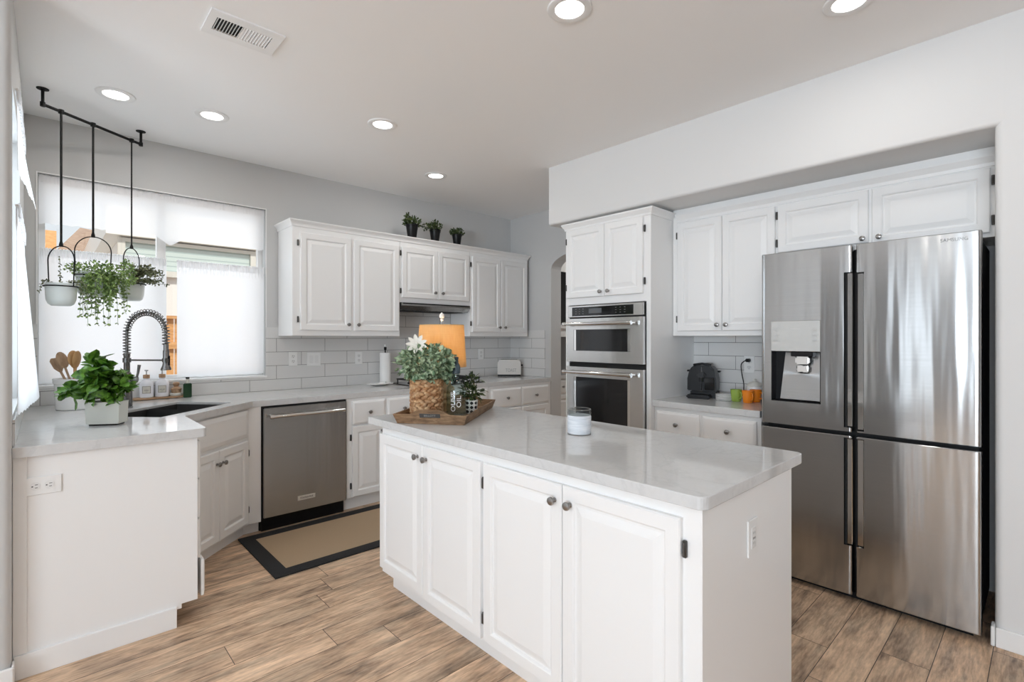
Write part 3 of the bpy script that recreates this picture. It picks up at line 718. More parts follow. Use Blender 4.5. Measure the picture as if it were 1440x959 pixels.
# ovens
OY0, OY1 = 1.908, 2.605
def oven_common(name, label, z0, z1): 
    r = empty(name, (TX, OY1, 0), -PI / 2, label, 'oven'); return r
OW = OY1 - OY0
r = oven_common('microwave_oven', 'stainless built in microwave oven with a black control panel, above the wall oven', 1.13, 1.6)
b = BM(); box(b, .003, OW - .003, .001, .24, 1.152, 1.596); link('oven_body', b, 'black_gap', r)
b = BM(); box(b, .008, OW - .008, -.030, -.0005, 1.503, 1.592, .003); link('control_fascia', b, 'oven_stainless', r)
b = BM(); box(b, .055, OW - .085, -.0325, -.0302, 1.512, 1.580, .001); cp = link('control_panel', b, 'black_glass', r)
b = BM(); box(b, .22, .34, -.0335, -.0326, 1.53, 1.566); link('display', b, 'display_glass', cp)
b = BM()
for i in range(3):
    for j in range(3): box(b, .09 + i * .035, .10 + i * .035, -.0332, -.0326, 1.528 + j * .018, 1.530 + j * .018)
    for j in range(3): box(b, .46 + i * .038, .473 + i * .038, -.0332, -.0326, 1.528 + j * .018, 1.530 + j * .018)
link('buttons', b, 'silver_panel', cp)
def odoor(r, z0, z1, gz0, gz1, gx0=.075, gx1=None, hz=None):
    gx1 = gx1 or OW - .105
    b = BM()
    for q in ((.004, OW - .004, z0, gz0), (.004, OW - .004, gz1, z1), (.004, gx0, gz0, gz1), (gx1, OW - .004, gz0, gz1)): box(b, q[0], q[1], -.036, -.0008, q[2], q[3])
    bmesh.ops.remove_doubles(b, verts=b.verts, dist=.0001)
    d = link('door', b, 'oven_stainless', r)
    b = BM(); box(b, gx0 + .001, gx1 - .001, -.030, -.022, gz0 + .001, gz1 - .001); link('door_glass', b, 'black_glass', d)
    b = BM()
    for q in ((gx0 + .001, gx0 + .022, gz0 + .001, gz1 - .001), (gx1 - .026, gx1 - .001, gz0 + .001, gz1 - .001)): box(b, q[0], q[1], -.0345, -.0302, q[2], q[3], .001)
    link('window_trim', b, 'polished_steel', d)
    b = BM(); tube(b, [(.02, -.085, hz), (OW - .075, -.085, hz)], .0125, 14)
    for x in (.03, OW - .085): tube(b, [(x, -.036, hz), (x, -.085, hz)], .010, 10)
    for x in (.022, OW - .080): tube(b, [(x - .014, -.085, hz), (x + .014, -.085, hz)], .0155, 14)
    link('handle', b, 'polished_steel', d, 40)
odoor(r, 1.160, 1.492, 1.245, 1.408, hz=1.450)
r = oven_common('wall_oven', 'large stainless wall oven with black glass door, below the microwave', .4, 1.13)
b = BM(); box(b, .003, OW - .003, .001, .24, .402, 1.1505); link('oven_body', b, 'black_gap', r)
odoor(r, .46, 1.122, .55, 1.045, hz=1.083)
b = BM(); box(b, .004, OW - .004, -.030, -.0008, .405, .452); link('vent_trim', b, 'oven_stainless', r)

# ------------------------------------------------------------------ right side uppers / lower
UX = 3.340
r = empty('wall_cabinet', (UX, 1.868, 0), -PI / 2, 'tall two door white wall cabinet above the coffee machine', 'cabinet', 'white wall cabinets of the right alcove')
W = 1.868 - 1.163; D = XA - UX - .009
b = BM(); box(b, .0005, W, 0, D, 1.358, 2.21, .0015); box(b, 0, W, .004, D, 2.2105, 2.266); link('cabinet_body', b, 'white_paint', r)
door(r, .043, 1.868 - 1.503, 1.392, 2.162, (.340, 1.432), .035, fr=.05); door(r, 1.868 - 1.499, W - .004, 1.392, 2.162, (.400, 1.432), None, fr=.05)
crown(r, .03, W, D, 2.21, [(.001, -.04), (.006, -.038), (.008, -.022), (.022, .0), (.026, .006), (.026, .02)], False, False)
r = empty('wall_cabinet', (UX, 1.1625, 0), -PI / 2, 'wide shallow white wall cabinet above the refrigerator', 'cabinet', 'white wall cabinets of the right alcove')
W = 1.1625 - .168
b = BM(); box(b, 0, W, 0, D, 1.83, 2.21, .0015); box(b, 0, W, .004, D, 2.2105, 2.266); link('cabinet_body', b, 'white_paint', r)
door(r, .012, 1.1625 - .683, 1.870, 2.162, (.455, 1.892), .004, fr=.05); door(r, 1.1625 - .668, W - .028, 1.850, 2.162, (.530, 1.892), W - .018, fr=.05)
crown(r, 0, W, D, 2.21, [(.001, -.04), (.006, -.038), (.008, -.022), (.022, .0), (.026, .006), (.026, .02)], False, False)
BX = 3.098
r = base('base_cabinet', (BX, 1.871, 0), -PI / 2, .71, XA - BX - .002, 'white base cabinet with two knobbed drawers between ovens and refrigerator')
drawer(r, .02, 1.871 - 1.541, .685, .845); drawer(r, 1.871 - 1.520, .685, .685, .845); door(r, .02, .33, .11, .67, (.30, .61), None); door(r, .352, .685, .11, .67, (.385, .61), None)
slab('countertop', [(3.068, 1.160), (XA - .001, 1.160), (XA - .001, 1.871), (3.068, 1.871)], CB, ZT, 'short pale grey quartz countertop under the coffee machine')

# ------------------------------------------------------------------ refrigerator (faces -X)
FX, FY1 = 3.0, 1.128
r = empty('refrigerator', (FX + .35, (FY1 + .205) / 2, 0), -PI / 2, 'large stainless four door refrigerator with water dispenser in the right alcove', 'refrigerator')
FW = FY1 - .205; hw = FW / 2; y0f = -.35      # local: x -hw..hw, front at y=-.35
b = BM(); box(b, -hw + .012, hw - .012, y0f + .075, y0f + .70 - .06, .03, 1.80); link('case', b, 'black_gap', r)
b = BM(); box(b, -hw + .03, hw - .03, y0f + .06, y0f + .5, .001, .0295); link('kick_plate', b, 'black_plastic', r)
xs_ = -hw + (FY1 - .686); xs2 = -hw + (FY1 - .671)
def fdoor(name, x0, x1, z0, z1, hside, hz, hole=None, label=None):
    """curved stainless door front as a grid; hside -1/1 = which edge carries the recessed grip"""
    def cur(x):
        t = (x - x0) / (x1 - x0); c = -.005 * (1 - (2 * t - 1) ** 2) + .004
        e = min(x - x0, x1 - x); R_ = .012
        if e < R_: c += R_ - math.sqrt(max(0, R_ * R_ - (R_ - e) ** 2))
        return y0f + c
    gw, gh = .036, hz
    nx = sorted(set([x0, x0 + .001, x0 + .003, x0 + .007, x0 + .012, x1 - .012, x1 - .007, x1 - .003, x1 - .001, x1] + [x0 + (x1 - x0) * i / 22 for i in range(1, 22) if .014 < (x1 - x0) * i / 22 < (x1 - x0) - .014] + ([x1 - gw] if hside > 0 else [x0 + gw]) + ([hole[0], hole[1]] if hole else [])))
    nz = sorted(set([z0, z0 + .003, z1 - .003, z1, gh[0], gh[1]] + ([hole[2], hole[3]] if hole else [])))
    def skip(xa, xb, za, zb):
        xm, zm = (xa + xb) / 2, (za + zb) / 2
        if gh[0] < zm < gh[1] and ((hside > 0 and xm > x1 - gw) or (hside < 0 and xm < x0 + gw)): return True
        return bool(hole) and hole[0] < xm < hole[1] and hole[2] < zm < hole[3]
    b = BM(); V = {}
    for i, x in enumerate(nx):
        for j, z in enumerate(nz):
            V[i, j] = b.verts.new((x, cur(x) + (.003 if z in (z0, z1) else 0), z))
    fs = [b.faces.new((V[i, j], V[i + 1, j], V[i + 1, j + 1], V[i, j + 1])) for i in range(len(nx) - 1) for j in range(len(nz) - 1) if not skip(nx[i], nx[i + 1], nz[j], nz[j + 1])]
    for v in [v for v in b.verts if not v.link_faces]: b.verts.remove(v)
    rg = bmesh.ops.extrude_face_region(b, geom=fs)
    for v in [v for v in rg['geom'] if isinstance(v, bmesh.types.BMVert)]: v.co.y = y0f + .068
    o = link(name, b, 'stainless', r, 32, label=label)
    b = BM()   # grip: polished channel with a dark slot at the far side
    a0, a1 = (x1 - gw, x1) if hside > 0 else (x0, x0 + gw)
    ins = 1
    if hside > 0: box(b, a0 + .002, a0 + .010, y0f + .02, y0f + .06, gh[0], gh[1], mi=1); box(b, a0 + .012, a1, y0f + .010, y0f + .06, gh[0] + .004, gh[1] - .004, .003, 0)
    else: box(b, a0 + .004, a1 - .004, y0f + .016, y0f + .06, gh[0] + .004, gh[1] - .004, .003, 0); box(b, a0, a0 + .003, y0f + .02, y0f + .06, gh[0], gh[1], mi=1)
    hn = link('handle', b, ['polished_steel', 'black_gap'], o, label='polished recessed grip')
    return o
HX0, HX1 = -hw + (FY1 - 1.073), -hw + (FY1 - .826)
dl = fdoor('door', -hw, xs_, .862, 1.818, 1, (.885, 1.679), hole=(HX0, HX1, .992, 1.437))
dr = fdoor('door', xs2, hw, .862, 1.818, -1, (.873, 1.674))
fdoor('freezer_door', -hw, xs_, .034, .842, 1, (.284, .832)); fdoor('freezer_door', xs2, hw, .034, .842, -1, (.286, .832))
b = BM(); box(b, HX0 + .001, HX1 - .001, y0f - .0035, y0f + .03, 1.270, 1.436, .001); dp = link('dispenser_panel', b, 'silver_panel', dl)
b = BM()
for i, x in enumerate((HX0 + .028, HX1 - .028)):
    for k in range(3): box(b, x - .012, x + .012, y0f - .0042, y0f - .0036, 1.325 + k * .028, 1.3275 + k * .028); box(b, x - .007, x + .007, y0f - .0042, y0f - .0036, 1.331 + k * .028, 1.3325 + k * .028)
box(b, (HX0 + HX1) / 2 - .025, (HX0 + HX1) / 2 + .025, y0f - .0042, y0f - .0036, 1.392, 1.3935)
link('panel_marks', b, 'grey_ink', dl)
b = BM()   # cavity liner (open box)
cx0, cx1, cz0, cz1, cd_ = HX0 + .001, HX1 - .001, .993, 1.2695, y0f + .066
box(b, cx0, cx0 + .003, y0f + .002, cd_, cz0, cz1); box(b, cx1 - .003, cx1, y0f + .002, cd_, cz0, cz1); box(b, cx0, cx1, y0f + .002, cd_, cz0, cz0 + .004); box(b, cx0, cx1, cd_ - .003, cd_, cz0, cz1)
link('dispenser_recess', b, 'black_plastic', dl)
b = BM()   # sloped grey inner panel
vs = [b.verts.new(p) for p in ((cx0 + .055, cd_ - .006, cz1 - .004), (cx1 - .006, cd_ - .006, cz1 - .004), (cx1 - .006, y0f + .020, cz0 + .012), (cx0 + .04, y0f + .020, cz0 + .012), (cx0 + .075, cd_ - .014, cz1 - .06))]
b.faces.new((vs[0], vs[1], vs[2], vs[3])) 
rg = bmesh.ops.extrude_face_region(b, geom=list(b.faces)); bmesh.ops.translate(b, vec=(0, .003, 0), verts=[v for v in rg['geom'] if isinstance(v, bmesh.types.BMVert)])
b.verts.remove(vs[4]); link('dispenser_back_panel', b, 'dark_stainless', dl)
xm = (cx0 + cx1) / 2 + .03
b = BM(); box(b, xm - .055, xm + .055, y0f + .004, cd_ - .01, cz1 - .028, cz1 - .001, .004); link('spout_housing', b, 'black_plastic', dl)
b = BM(); box(b, xm - .036, xm + .036, y0f + .012, y0f + .03, cz1 - .07, cz1 - .028, .008, 0, 2); box(b, xm - .032, xm + .032, y0f + .018, y0f + .034, cz1 - .118, cz1 - .072, .008, 0, 2); link('paddle', b, 'polished_steel', dl, 40)
text('SAMSUNG', .021, 'grey_ink', dr, (-hw + FY1 - .295, y0f + .0005, 1.786), (PI / 2, 0, math.radians(2.2)), xs=1.0)
b = BM(); box(b, -hw + .02, -hw + .09, y0f + .09, y0f + .2, 1.8005, 1.815, .003); box(b, hw - .09, hw - .02, y0f + .09, y0f + .2, 1.8005, 1.815, .003); link('hinge_cover', b, 'black_plastic', r)

# ------------------------------------------------------------------ ceiling fixtures
def can(x, y, label, power=7):
    r = empty('recessed_light', (x, y, ZC), 0, label, 'ceiling light', 'round recessed ceiling lights')
    b = BM(); lathe(b, [(.060, -.0005), (.062, -.006), (.080, -.010), (.092, -.006), (.095, -.0005)], 40); link('trim_ring', b, 'trim_white', r, 40)
    b = BM(); lathe(b, [(.0, -.004), (.0605, -.004), (.0605, -.001), (0, -.001)], 40); link('diffuser', b, 'can_glow', r, 40)
    l = bpy.data.lights.new('downlight', 'AREA'); l.shape = 'DISK'; l.size = .12; l.energy = power; l.color = (1, .96, .91)
    o = bpy.data.objects.new('downlight', l); COL.objects.link(o); o.parent = r; o.location = (0, 0, -.012)
CANP = 2.6
can(.30, 3.655, 'recessed ceiling light nearest the hanging plant rail', CANP)
can(.77, 3.585, 'recessed ceiling light second from the left, above the sink', CANP)
can(1.617, 2.974, 'recessed ceiling light in the middle of the ceiling, before the wall cabinets', CANP)
can(2.462, 3.60, 'smallest looking recessed ceiling light, in front of the cooktop', CANP)
can(1.63, 1.39, 'recessed ceiling light cut by the top edge of the picture, over the island', CANP)
can(2.446, .57, 'recessed ceiling light in the top right, towards the refrigerator', CANP)
for x, y in ((-1.5, .8), (-1.5, -1.6), (1.2, -1.6), (-3.6, .8), (-3.6, -1.6)): can(x, y, 'unseen recessed ceiling light added as fill on the dining side, behind the camera', 4)  # extra downlights out of view, added to fill the room with light
area('pantry_fill', (5.2, 3.2, 2.7), (0, 0, 0), .3, .3, 16, (1, .97, .93))  # added fill without a fixture, brightens the space past the arch
r = empty('ceiling_vent', (.667, 2.515, ZC), 0, 'white rectangular air vent grille in the ceiling', 'vent')
b = BM(); VX, VY = .15, .105
for q in ((-VX, VX, -VY, -.055), (-VX, VX, .055, VY), (-VX, -.118, -.055, .055), (.108, VX, -.055, .055)): box(b, q[0], q[1], q[2], q[3], -.008, -.0005)
box(b, -.012, -.004, -.055, .055, -.008, -.0005)
link('frame', b, 'trim_white', r)
b = BM(); box(b, -.118, .108, -.055, .055, -.0012, -.0004); link('duct_opening', b, 'black_gap', r)
b = BM()
for k in range(9):
    x = -.112 + k * .0122; M = Matrix.Translation((x, 0, -.006)) @ Matrix.Rotation(math.radians(-48), 4, 'Y')
    n0 = len(b.verts); box(b, -.0045, .0045, -.055, .055, -.0006, .0006); bmesh.ops.transform(b, matrix=M, verts=list(b.verts)[n0:] if False else [v for v in b.verts if v.index == -1][-8:])
for k in range(9):
    x = .002 + k * .0122; M = Matrix.Translation((x, 0, -.006)) @ Matrix.Rotation(math.radians(28), 4, 'Y')
    box(b, -.0050, .0050, -.055, .055, -.0006, .0006); bmesh.ops.transform(b, matrix=M, verts=[v for v in b.verts if v.index == -1][-8:])
link('louvers', b, 'trim_white', r)

# ------------------------------------------------------------------ foliage
def leaf(bm, c, d, n, L, Wd, curl=.25, mi=0):
    """leaf from c along d with normal n"""
    d = d.normalized(); s = d.cross(n)
    if s.length < 1e-4: s = d.cross(Vector((.3, .5, .8)))
    s.normalize(); n = s.cross(d)
    st = [(.0, .0), (.2, .36), (.5, .5), (.8, .36), (1.0, .0)]
    def P(t, w): return c + d * L * t + s * Wd * w - n * (L * curl * t * t) - n * (Wd * .14 if w == 0 and 0 < t < 1 else 0)
    mid = [bm.verts.new(P(t, 0)) for t, w in st]
    for sg in (1, -1):
        ed = [bm.verts.new(P(t, w * sg)) for t, w in st[1:4]]
        for q in ((mid[0], ed[0], mid[1]), (mid[1], ed[0], ed[1], mid[2]), (mid[2], ed[1], ed[2], mid[3]), (mid[3], ed[2], mid[4])): bm.faces.new(q).material_index = mi
def rv(rnd): 
    while True:
        v = Vector((rnd.uniform(-1, 1), rnd.uniform(-1, 1), rnd.uniform(-1, 1)))
        if .05 < v.length < 1: return v
def bush(bm, c, rad, n, L, Wd, rnd, shell=.55, up=.3, curl=.25):
    c = Vector(c)
    for _ in range(n):
        v = rv(rnd); v = v.normalized() * (shell + (1 - shell) * rnd.random() ** .6)
        p = c + Vector((v.x * rad[0], v.y * rad[1], v.z * rad[2]))
        d = (Vector((v.x, v.y, v.z + up)) + rv(rnd) * .7); s = rnd.uniform(.7, 1.25)
        leaf(bm, p, d, (Vector((v.x, v.y, v.z + .6)) + rv(rnd) * .5).normalized(), L * s, Wd * s, curl)
# ------------------------------------------------------------------ hanging planters
P0 = Vector((-.006, 3.848, 0)); P1 = Vector((.478, 4.191, 0)); RD = (P1 - P0).normalized(); RZ = 2.652
r = empty('hanging_rail', (P0.x, P0.y, ZC), 0, 'black pipe rail mounted under the ceiling by the sink window', 'rail')
def rl(p): return tuple(Vector(p) - Vector((P0.x, P0.y, ZC)))
b = BM(); tube(b, [rl((P0.x, P0.y, RZ)), rl((P1.x, P1.y, RZ))], .0085, 12)
for p in (P0, P1): lathe(b, [(.012, -.012), (.012, .012)], 12, rl((p.x, p.y, RZ)))
link('pipe', b, 'black_metal', r, 40)
for p in (P0, P1):
    b = BM(); tube(b, [rl((p.x, p.y, RZ)), rl((p.x, p.y, ZC - .002))], .0078, 10); lathe(b, [(.010, -.012), (.011, -.006), (.027, -.0045), (.028, -.0006)], 24, rl((p.x, p.y, ZC))); link('ceiling_mount', b, 'black_metal', r, 40)
def planter(pos, label, ztop_hoop, zring, zbot, hoopdir, hw_, rodr=.006, potmat='pot_celadon', fol=None):
    x, y = pos
    r = empty('hanging_planter', (x, y, 0), 0, label, 'hanging planter', 'planters hanging from the black rail')
    b = BM(); lathe(b, [(.0135, -.011), (.0135, .011)], 14, (0, 0, RZ)); tube(b, [(0, 0, RZ - .010), (0, 0, ztop_hoop + .012)], rodr, 10); lathe(b, [(rodr, .03), (.010, .012), (.010, 0)], 10, (0, 0, ztop_hoop - .004)); link('rod', b, 'black_metal', r, 40)
    b = BM(); dx, dy = hoopdir; pts = []
    for k in range(17):
        a = k * PI / 16; pts.append((dx * hw_ * math.cos(a), dy * hw_ * math.cos(a), ztop_hoop - hw_ * 1.05 + hw_ * 1.05 * math.sin(a)))
    pts = [(dx * hw_ * .93, dy * hw_ * .93, zring)] + pts + [(-dx * hw_ * .93, -dy * hw_ * .93, zring)]
    tube(b, pts, .0032, 8); link('hoop', b, 'black_metal', r, 40)
    b = BM(); tube(b, [(math.cos(k * PI / 16) * hw_, math.sin(k * PI / 16) * hw_, zring) for k in range(32)], .0036, 8, closed=True); link('ring', b, 'black_metal', r, 40)
    b = BM(); R_ = hw_ - .006; H_ = zring - zbot
    lathe(b, [(0, 0), (R_ * .62, 0), (R_ * .82, .012), (R_ * .93, .035), (R_ * .965, H_ * .6), (R_, H_ + .018), (R_ - .005, H_ + .018), (R_ - .007, H_ * .7), (0, H_ * .7)], 32, (0, 0, zbot)); link('pot', b, potmat, r, 40)
    b = BM(); lathe(b, [(0, 0), (R_ - .008, 0), (R_ - .008, .004), (0, .004)], 20, (0, 0, zbot + H_ * .7)); link('soil', b, 'soil', r)
    return r
RR = Vector((.7314, -.682)) # image right
p = planter((.072, 3.903), 'leftmost planter on the black rail, with a nearly bare pale pot', 1.875, 1.640, 1.529, (.72, -.69), .078)
rnd = random.Random(4); b = BM()
for (a0, ln, dn) in ((.3, .10, .10), (2.8, .06, .06), (-.9, .14, .16), (1.6, .10, -.16), (-.4, .12, .14)):
    q = Vector((.05 * math.cos(a0), .05 * math.sin(a0), 1.66)); pts = [q.copy()]
    for k in range(12):
        t = k / 11; q = Vector((math.cos(a0) * (.05 + ln * t ** .7 * .8), math.sin(a0) * (.05 + ln * t ** .7 * .8), 1.665 + .02 * math.sin(t * 3) - dn * t * t)); pts.append(q)
        leaf(b, q, rv(rnd), rv(rnd), .014, .010); leaf(b, q, rv(rnd), rv(rnd), .014, .010)
    tube(b, pts, .0012, 5)
link('foliage', b, 'leaf_olive', p)
p = planter((.220, 4.008), 'middle planter on the black rail, overflowing with long trailing green plants', 1.964, 1.724, 1.60, (.95, -.3), .090)
b = BM(); rnd = random.Random(11)
bush(b, (.03, -.02, 1.745), (.13, .12, .065), 520, .017, .013, rnd, .3)
bush(b, (.07, -.07, 1.69), (.085, .08, .10), 420, .016, .012, rnd, .2, -.2)
bush(b, (.16, -.13, 1.745), (.04, .04, .085), 190, .016, .012, rnd, .2)
bush(b, (-.08, .04, 1.765), (.05, .05, .035), 90, .016, .012, rnd, .2)
for k in range(40):
    a = -.75 + rnd.gauss(0, .9); out = rnd.uniform(.04, .17); dn = rnd.uniform(.10, .31); pts = []
    sw = rnd.uniform(-.03, .03)
    for j in range(14):
        t = j / 13; q = Vector((math.cos(a) * out * min(1, t * 2.2), math.sin(a) * out * min(1, t * 2.2), 1.735 + .015 * math.sin(min(1, t * 2) * PI) - dn * t * t)) + Vector((RR.x, RR.y, 0)) * sw * t
        pts.append(q)
        for _ in range(3): leaf(b, q + rv(rnd) * .008, Vector((rnd.uniform(-1, 1), rnd.uniform(-1, 1), -.5)), rv(rnd), .017, .013)
    tube(b, pts, .001, 4)
link('foliage', b, 'leaf_trailing', p)
p = planter((.424, 4.153), 'rightmost planter on the black rail, its hoop seen edge on', 1.938, 1.700, 1.589, (.62, .78), .078, .0045)
b = BM(); rnd = random.Random(21)
bush(b, (.05, -.05, 1.76), (.12, .10, .06), 330, .017, .013, rnd, .2)
for k in range(18):
    a = -.8 + rnd.gauss(0, .55); out = rnd.uniform(.10, .21); up = rnd.uniform(-.03, .10); pts = []
    for j in range(10):
        t = j / 9; q = Vector((math.cos(a) * out * t, math.sin(a) * out * t, 1.725 + up * math.sin(t * PI * .6) * 1.0)); pts.append(q)
        for _ in range(3): leaf(b, q + rv(rnd) * .008, rv(rnd), rv(rnd), .017, .012)
    tube(b, pts, .0012, 4)
link('foliage', b, 'leaf_olive', p)

# ------------------------------------------------------------------ sink corner things
e = .0006
# utensil crock
cx_, cy_ = .135, 4.02
r = empty('utensil_crock', (cx_, cy_, ZT + e), 0, 'white ceramic crock holding wooden utensils, behind the basil', 'crock')
b = BM(); lathe(b, [(0, 0), (.083, 0), (.088, .006), (.091, .10), (.094, .155), (.099, .160), (.101, .186), (.096, .186), (.088, .155), (.084, .012), (0, .012)], 40); link('crock_body', b, 'ceramic_white', r, 35)
def utensil(kind, a, tilt, L, label, mat, off=.03, tw=0):
    d = Vector((math.cos(a) * math.sin(tilt), math.sin(a) * math.sin(tilt), math.cos(tilt)))
    base_ = Vector((cx_ - math.cos(a) * .03, cy_ - math.sin(a) * .03, ZT + .016)) + Vector((math.cos(a + 1.5), math.sin(a + 1.5), 0)) * (off - .03)
    o = empty('wooden_spoon' if kind != 'spatula' else 'wooden_spatula', tuple(base_), 0, label, 'utensil', 'wooden utensils in the white crock')
    q = Vector((0, 0, 1)).rotation_difference(d) @ __import__('mathutils').Quaternion((0, 0, 1), tw); o.rotation_mode = 'QUATERNION'; o.rotation_quaternion = q
    b = BM(); tube(b, [(0, 0, 0), (0, 0, L * .5), (0, 0, L * .74)], [.0055, .006, .0065], 8); link('handle', b, mat, o, 40)
    b = BM()
    if kind == 'spoon':
        M = Matrix.Translation((0, 0, L * .86)) @ Matrix.Diagonal((.030, .008, .052, 1)); bmesh.ops.create_uvsphere(b, u_segments=16, v_segments=10, radius=1, matrix=M)
    elif kind == 'slot':
        bmesh.ops.create_uvsphere(b, u_segments=16, v_segments=10, radius=1, matrix=Matrix.Translation((0, 0, L * .86)) @ Matrix.Diagonal((.034, .006, .050, 1)))
    else:
        vs0 = [(-.008, L * .72), (.008, L * .72), (.026, L * .80), (.028, L * .95), (.016, L), (-.016, L), (-.028, L * .95), (-.026, L * .80)]
        va_ = [b.verts.new((x, -.003, z)) for x, z in vs0]; vb_ = [b.verts.new((x, .003, z)) for x, z in vs0]
        b.faces.new(va_); b.faces.new(vb_[::-1])
        for i in range(8): b.faces.new((va_[i], vb_[i], vb_[(i + 1) % 8], va_[(i + 1) % 8]))
    link('head', b, mat, o, 40)
LA = math.atan2(.682, -.7314)     # direction of image left
utensil('spatula', LA, .50, .33, 'flat weathered wooden spatula leaning farthest left in the crock', 'spoon_wood', tw=.6)
utensil('spoon', LA + .1, .34, .345, 'pale wooden spoon leaning left in the crock, second from the left', 'spoon_wood', tw=.4)
utensil('spoon', LA + .9, .12, .335, 'brown wooden spoon at the back of the crock', 'spoon_wood_warm', tw=.3)
utensil('slot', LA - .9, .12, .325, 'broad warm brown wooden spoon facing the room from the crock', 'spoon_wood_warm', tw=.72)
utensil('spoon', LA + 2.9, .16, .335, 'reddish wooden spoon leaning right, behind the basil leaves', 'spoon_wood_warm', tw=.8)
# basil
bx, by = .228, 3.185; AR = math.radians(-43)
r = empty('basil_plant', (bx, by, ZT + e), math.radians(-31), 'leafy green basil in a cream square pot on the left counter', 'potted plant')
b = BM(); H = .115
for q in ((-.068, .068, -.052, .052, .008, H),):
    rings = []
    for s_, z in ((.94, .008), (.95, .010), (1.0, H - .006), (1.02, H - .004), (1.02, H), (.96, H), (.96, H - .02)):
        rings.append([b.verts.new((x * s_, y * s_, z)) for x, y in ((-.073, -.043), (.073, -.043), (.073, .043), (-.073, .043))])
    for p_, q_ in zip(rings, rings[1:]):
        for i in range(4): b.faces.new((p_[i], p_[(i + 1) % 4], q_[(i + 1) % 4], q_[i]))
    b.faces.new(rings[0]); b.faces.new(rings[-1])
link('pot', b, 'basil_pot_paint', r)
b = BM(); box(b, -.060, .060, -.034, .034, 0, .0078); link('foot', b, 'black_plastic', r)
b = BM(); box(b, -.066, .066, -.037, .037, H - .0195, H - .008); link('soil', b, 'soil', r)
b = BM(); rnd = random.Random(3)
def basil_blob(c, rad, n, L=.055):
    bush(b, c, rad, int(n * 1.5), L * .92, L * .80, rnd, .3, .5, .7)
basil_blob((.0, 0, .168), (.078, .05, .035), 44, .05); basil_blob((-.01, 0, .215), (.065, .05, .04), 44); basil_blob((.055, 0, .205), (.045, .045, .035), 26, .05)
basil_blob((-.045, .0, .275), (.036, .04, .042), 34, .056); basil_blob((-.075, 0, .17), (.03, .03, .03), 16, .05); basil_blob((.088, 0, .175), (.018, .025, .03), 9, .045)
basil_blob((-.150, -.02, .158), (.020, .022, .028), 10, .058); basil_blob((.065, -.045, .118), (.014, .01, .022), 5, .045)
for c in ((.0, 0, .2), (-.04, 0, .27), (.06, 0, .19), (-.15, -.02, .165), (.08, 0, .16), (-.03, .02, .22)):
    tube(b, [(c[0] * .25, c[1], H - .01), (c[0] * .6, c[1], (H + c[2]) / 2 + .01), c], .0025, 6)
link('foliage', b, 'leaf_basil', r)
# faucet
fx_, fy_ = .372, 3.872
# spout swings over the bowls
r = empty('kitchen_faucet', (fx_, fy_, ZT + e), math.atan2(-.72, .70), 'tall gunmetal spring neck faucet behind the sink', 'faucet')
b = BM(); lathe(b, [(.031, 0), (.031, .006), (.026, .010), (.029, .012), (.026, .20), (.021, .215), (.017, .22), (.016, .31), (.018, .315), (.018, .335), (.012, .337)], 24); link('column', b, 'gunmetal', r, 35)
b = BM(); Ra = .125; z1_ = .46; path = [(0, 0, .32), (0, 0, .40), (0, 0, z1_)]
for k in range(1, 25): a = PI - k * PI / 24; path.append((Ra + Ra * math.cos(a), 0, z1_ + Ra * math.sin(a)))
path += [(2 * Ra, 0, z1_ - .04), (2 * Ra, 0, z1_ - .075)]
tube(b, path, .0085, 10); link('hose', b, 'gunmetal', r, 40)
b = BM(); cp_ = [Vector(p_) for p_ in path]; L_c = [0]
for i in range(1, len(cp_)): L_c.append(L_c[-1] + (cp_[i] - cp_[i - 1]).length)
tot = L_c[-1]; turns = 34; hel = []
for k in range(turns * 12 + 1):
    s_ = tot * k / (turns * 12); i = max(j for j in range(len(L_c)) if L_c[j] <= s_ + 1e-9); i = min(i, len(cp_) - 2)
    t = (s_ - L_c[i]) / (L_c[i + 1] - L_c[i]); p_ = cp_[i].lerp(cp_[i + 1], t); d = (cp_[i + 1] - cp_[i]).normalized(); u = Vector((0, 1, 0)); v_ = d.cross(u)
    a = 2 * PI * k / 12; hel.append(p_ + (u * math.cos(a) + v_ * math.sin(a)) * .0195)
tube(b, hel, .0030, 5); link('spring', b, 'gunmetal', r, 50)
b = BM(); X2 = 2 * Ra
lathe(b, [(.012, 0), (.014, -.01), (.014, -.04), (.017, -.045), (.0175, -.12), (.020, -.135), (.028, -.155), (.028, -.163), (0, -.163)], 22, (X2, 0, z1_ - .065)); link('spray_head', b, 'gunmetal', r, 35)
b = BM(); box(b, X2 + .014, X2 + .023, -.006, .006, .26, .32, .002); link('trigger', b, 'black_plastic', r)
b = BM(); tube(b, [(.012, 0, .292), (X2 - .016, 0, .292)], .0055, 10); lathe(b, [(.021, -.012), (.021, .012)], 16, (X2, 0, .292)); lathe(b, [(.022, -.014), (.022, .014)], 16, (0, 0, .292)); link('support_arm', b, 'gunmetal', r, 40)
b = BM(); tube(b, [(.015, .010, .175), (.050, .022, .172)], [.017, .019], 14); tube(b, [(.045, .02, .178), (.052, .023, .21), (.060, .024, .262)], [.006, .007, .0095], 10); link('lever', b, 'gunmetal', r, 40)
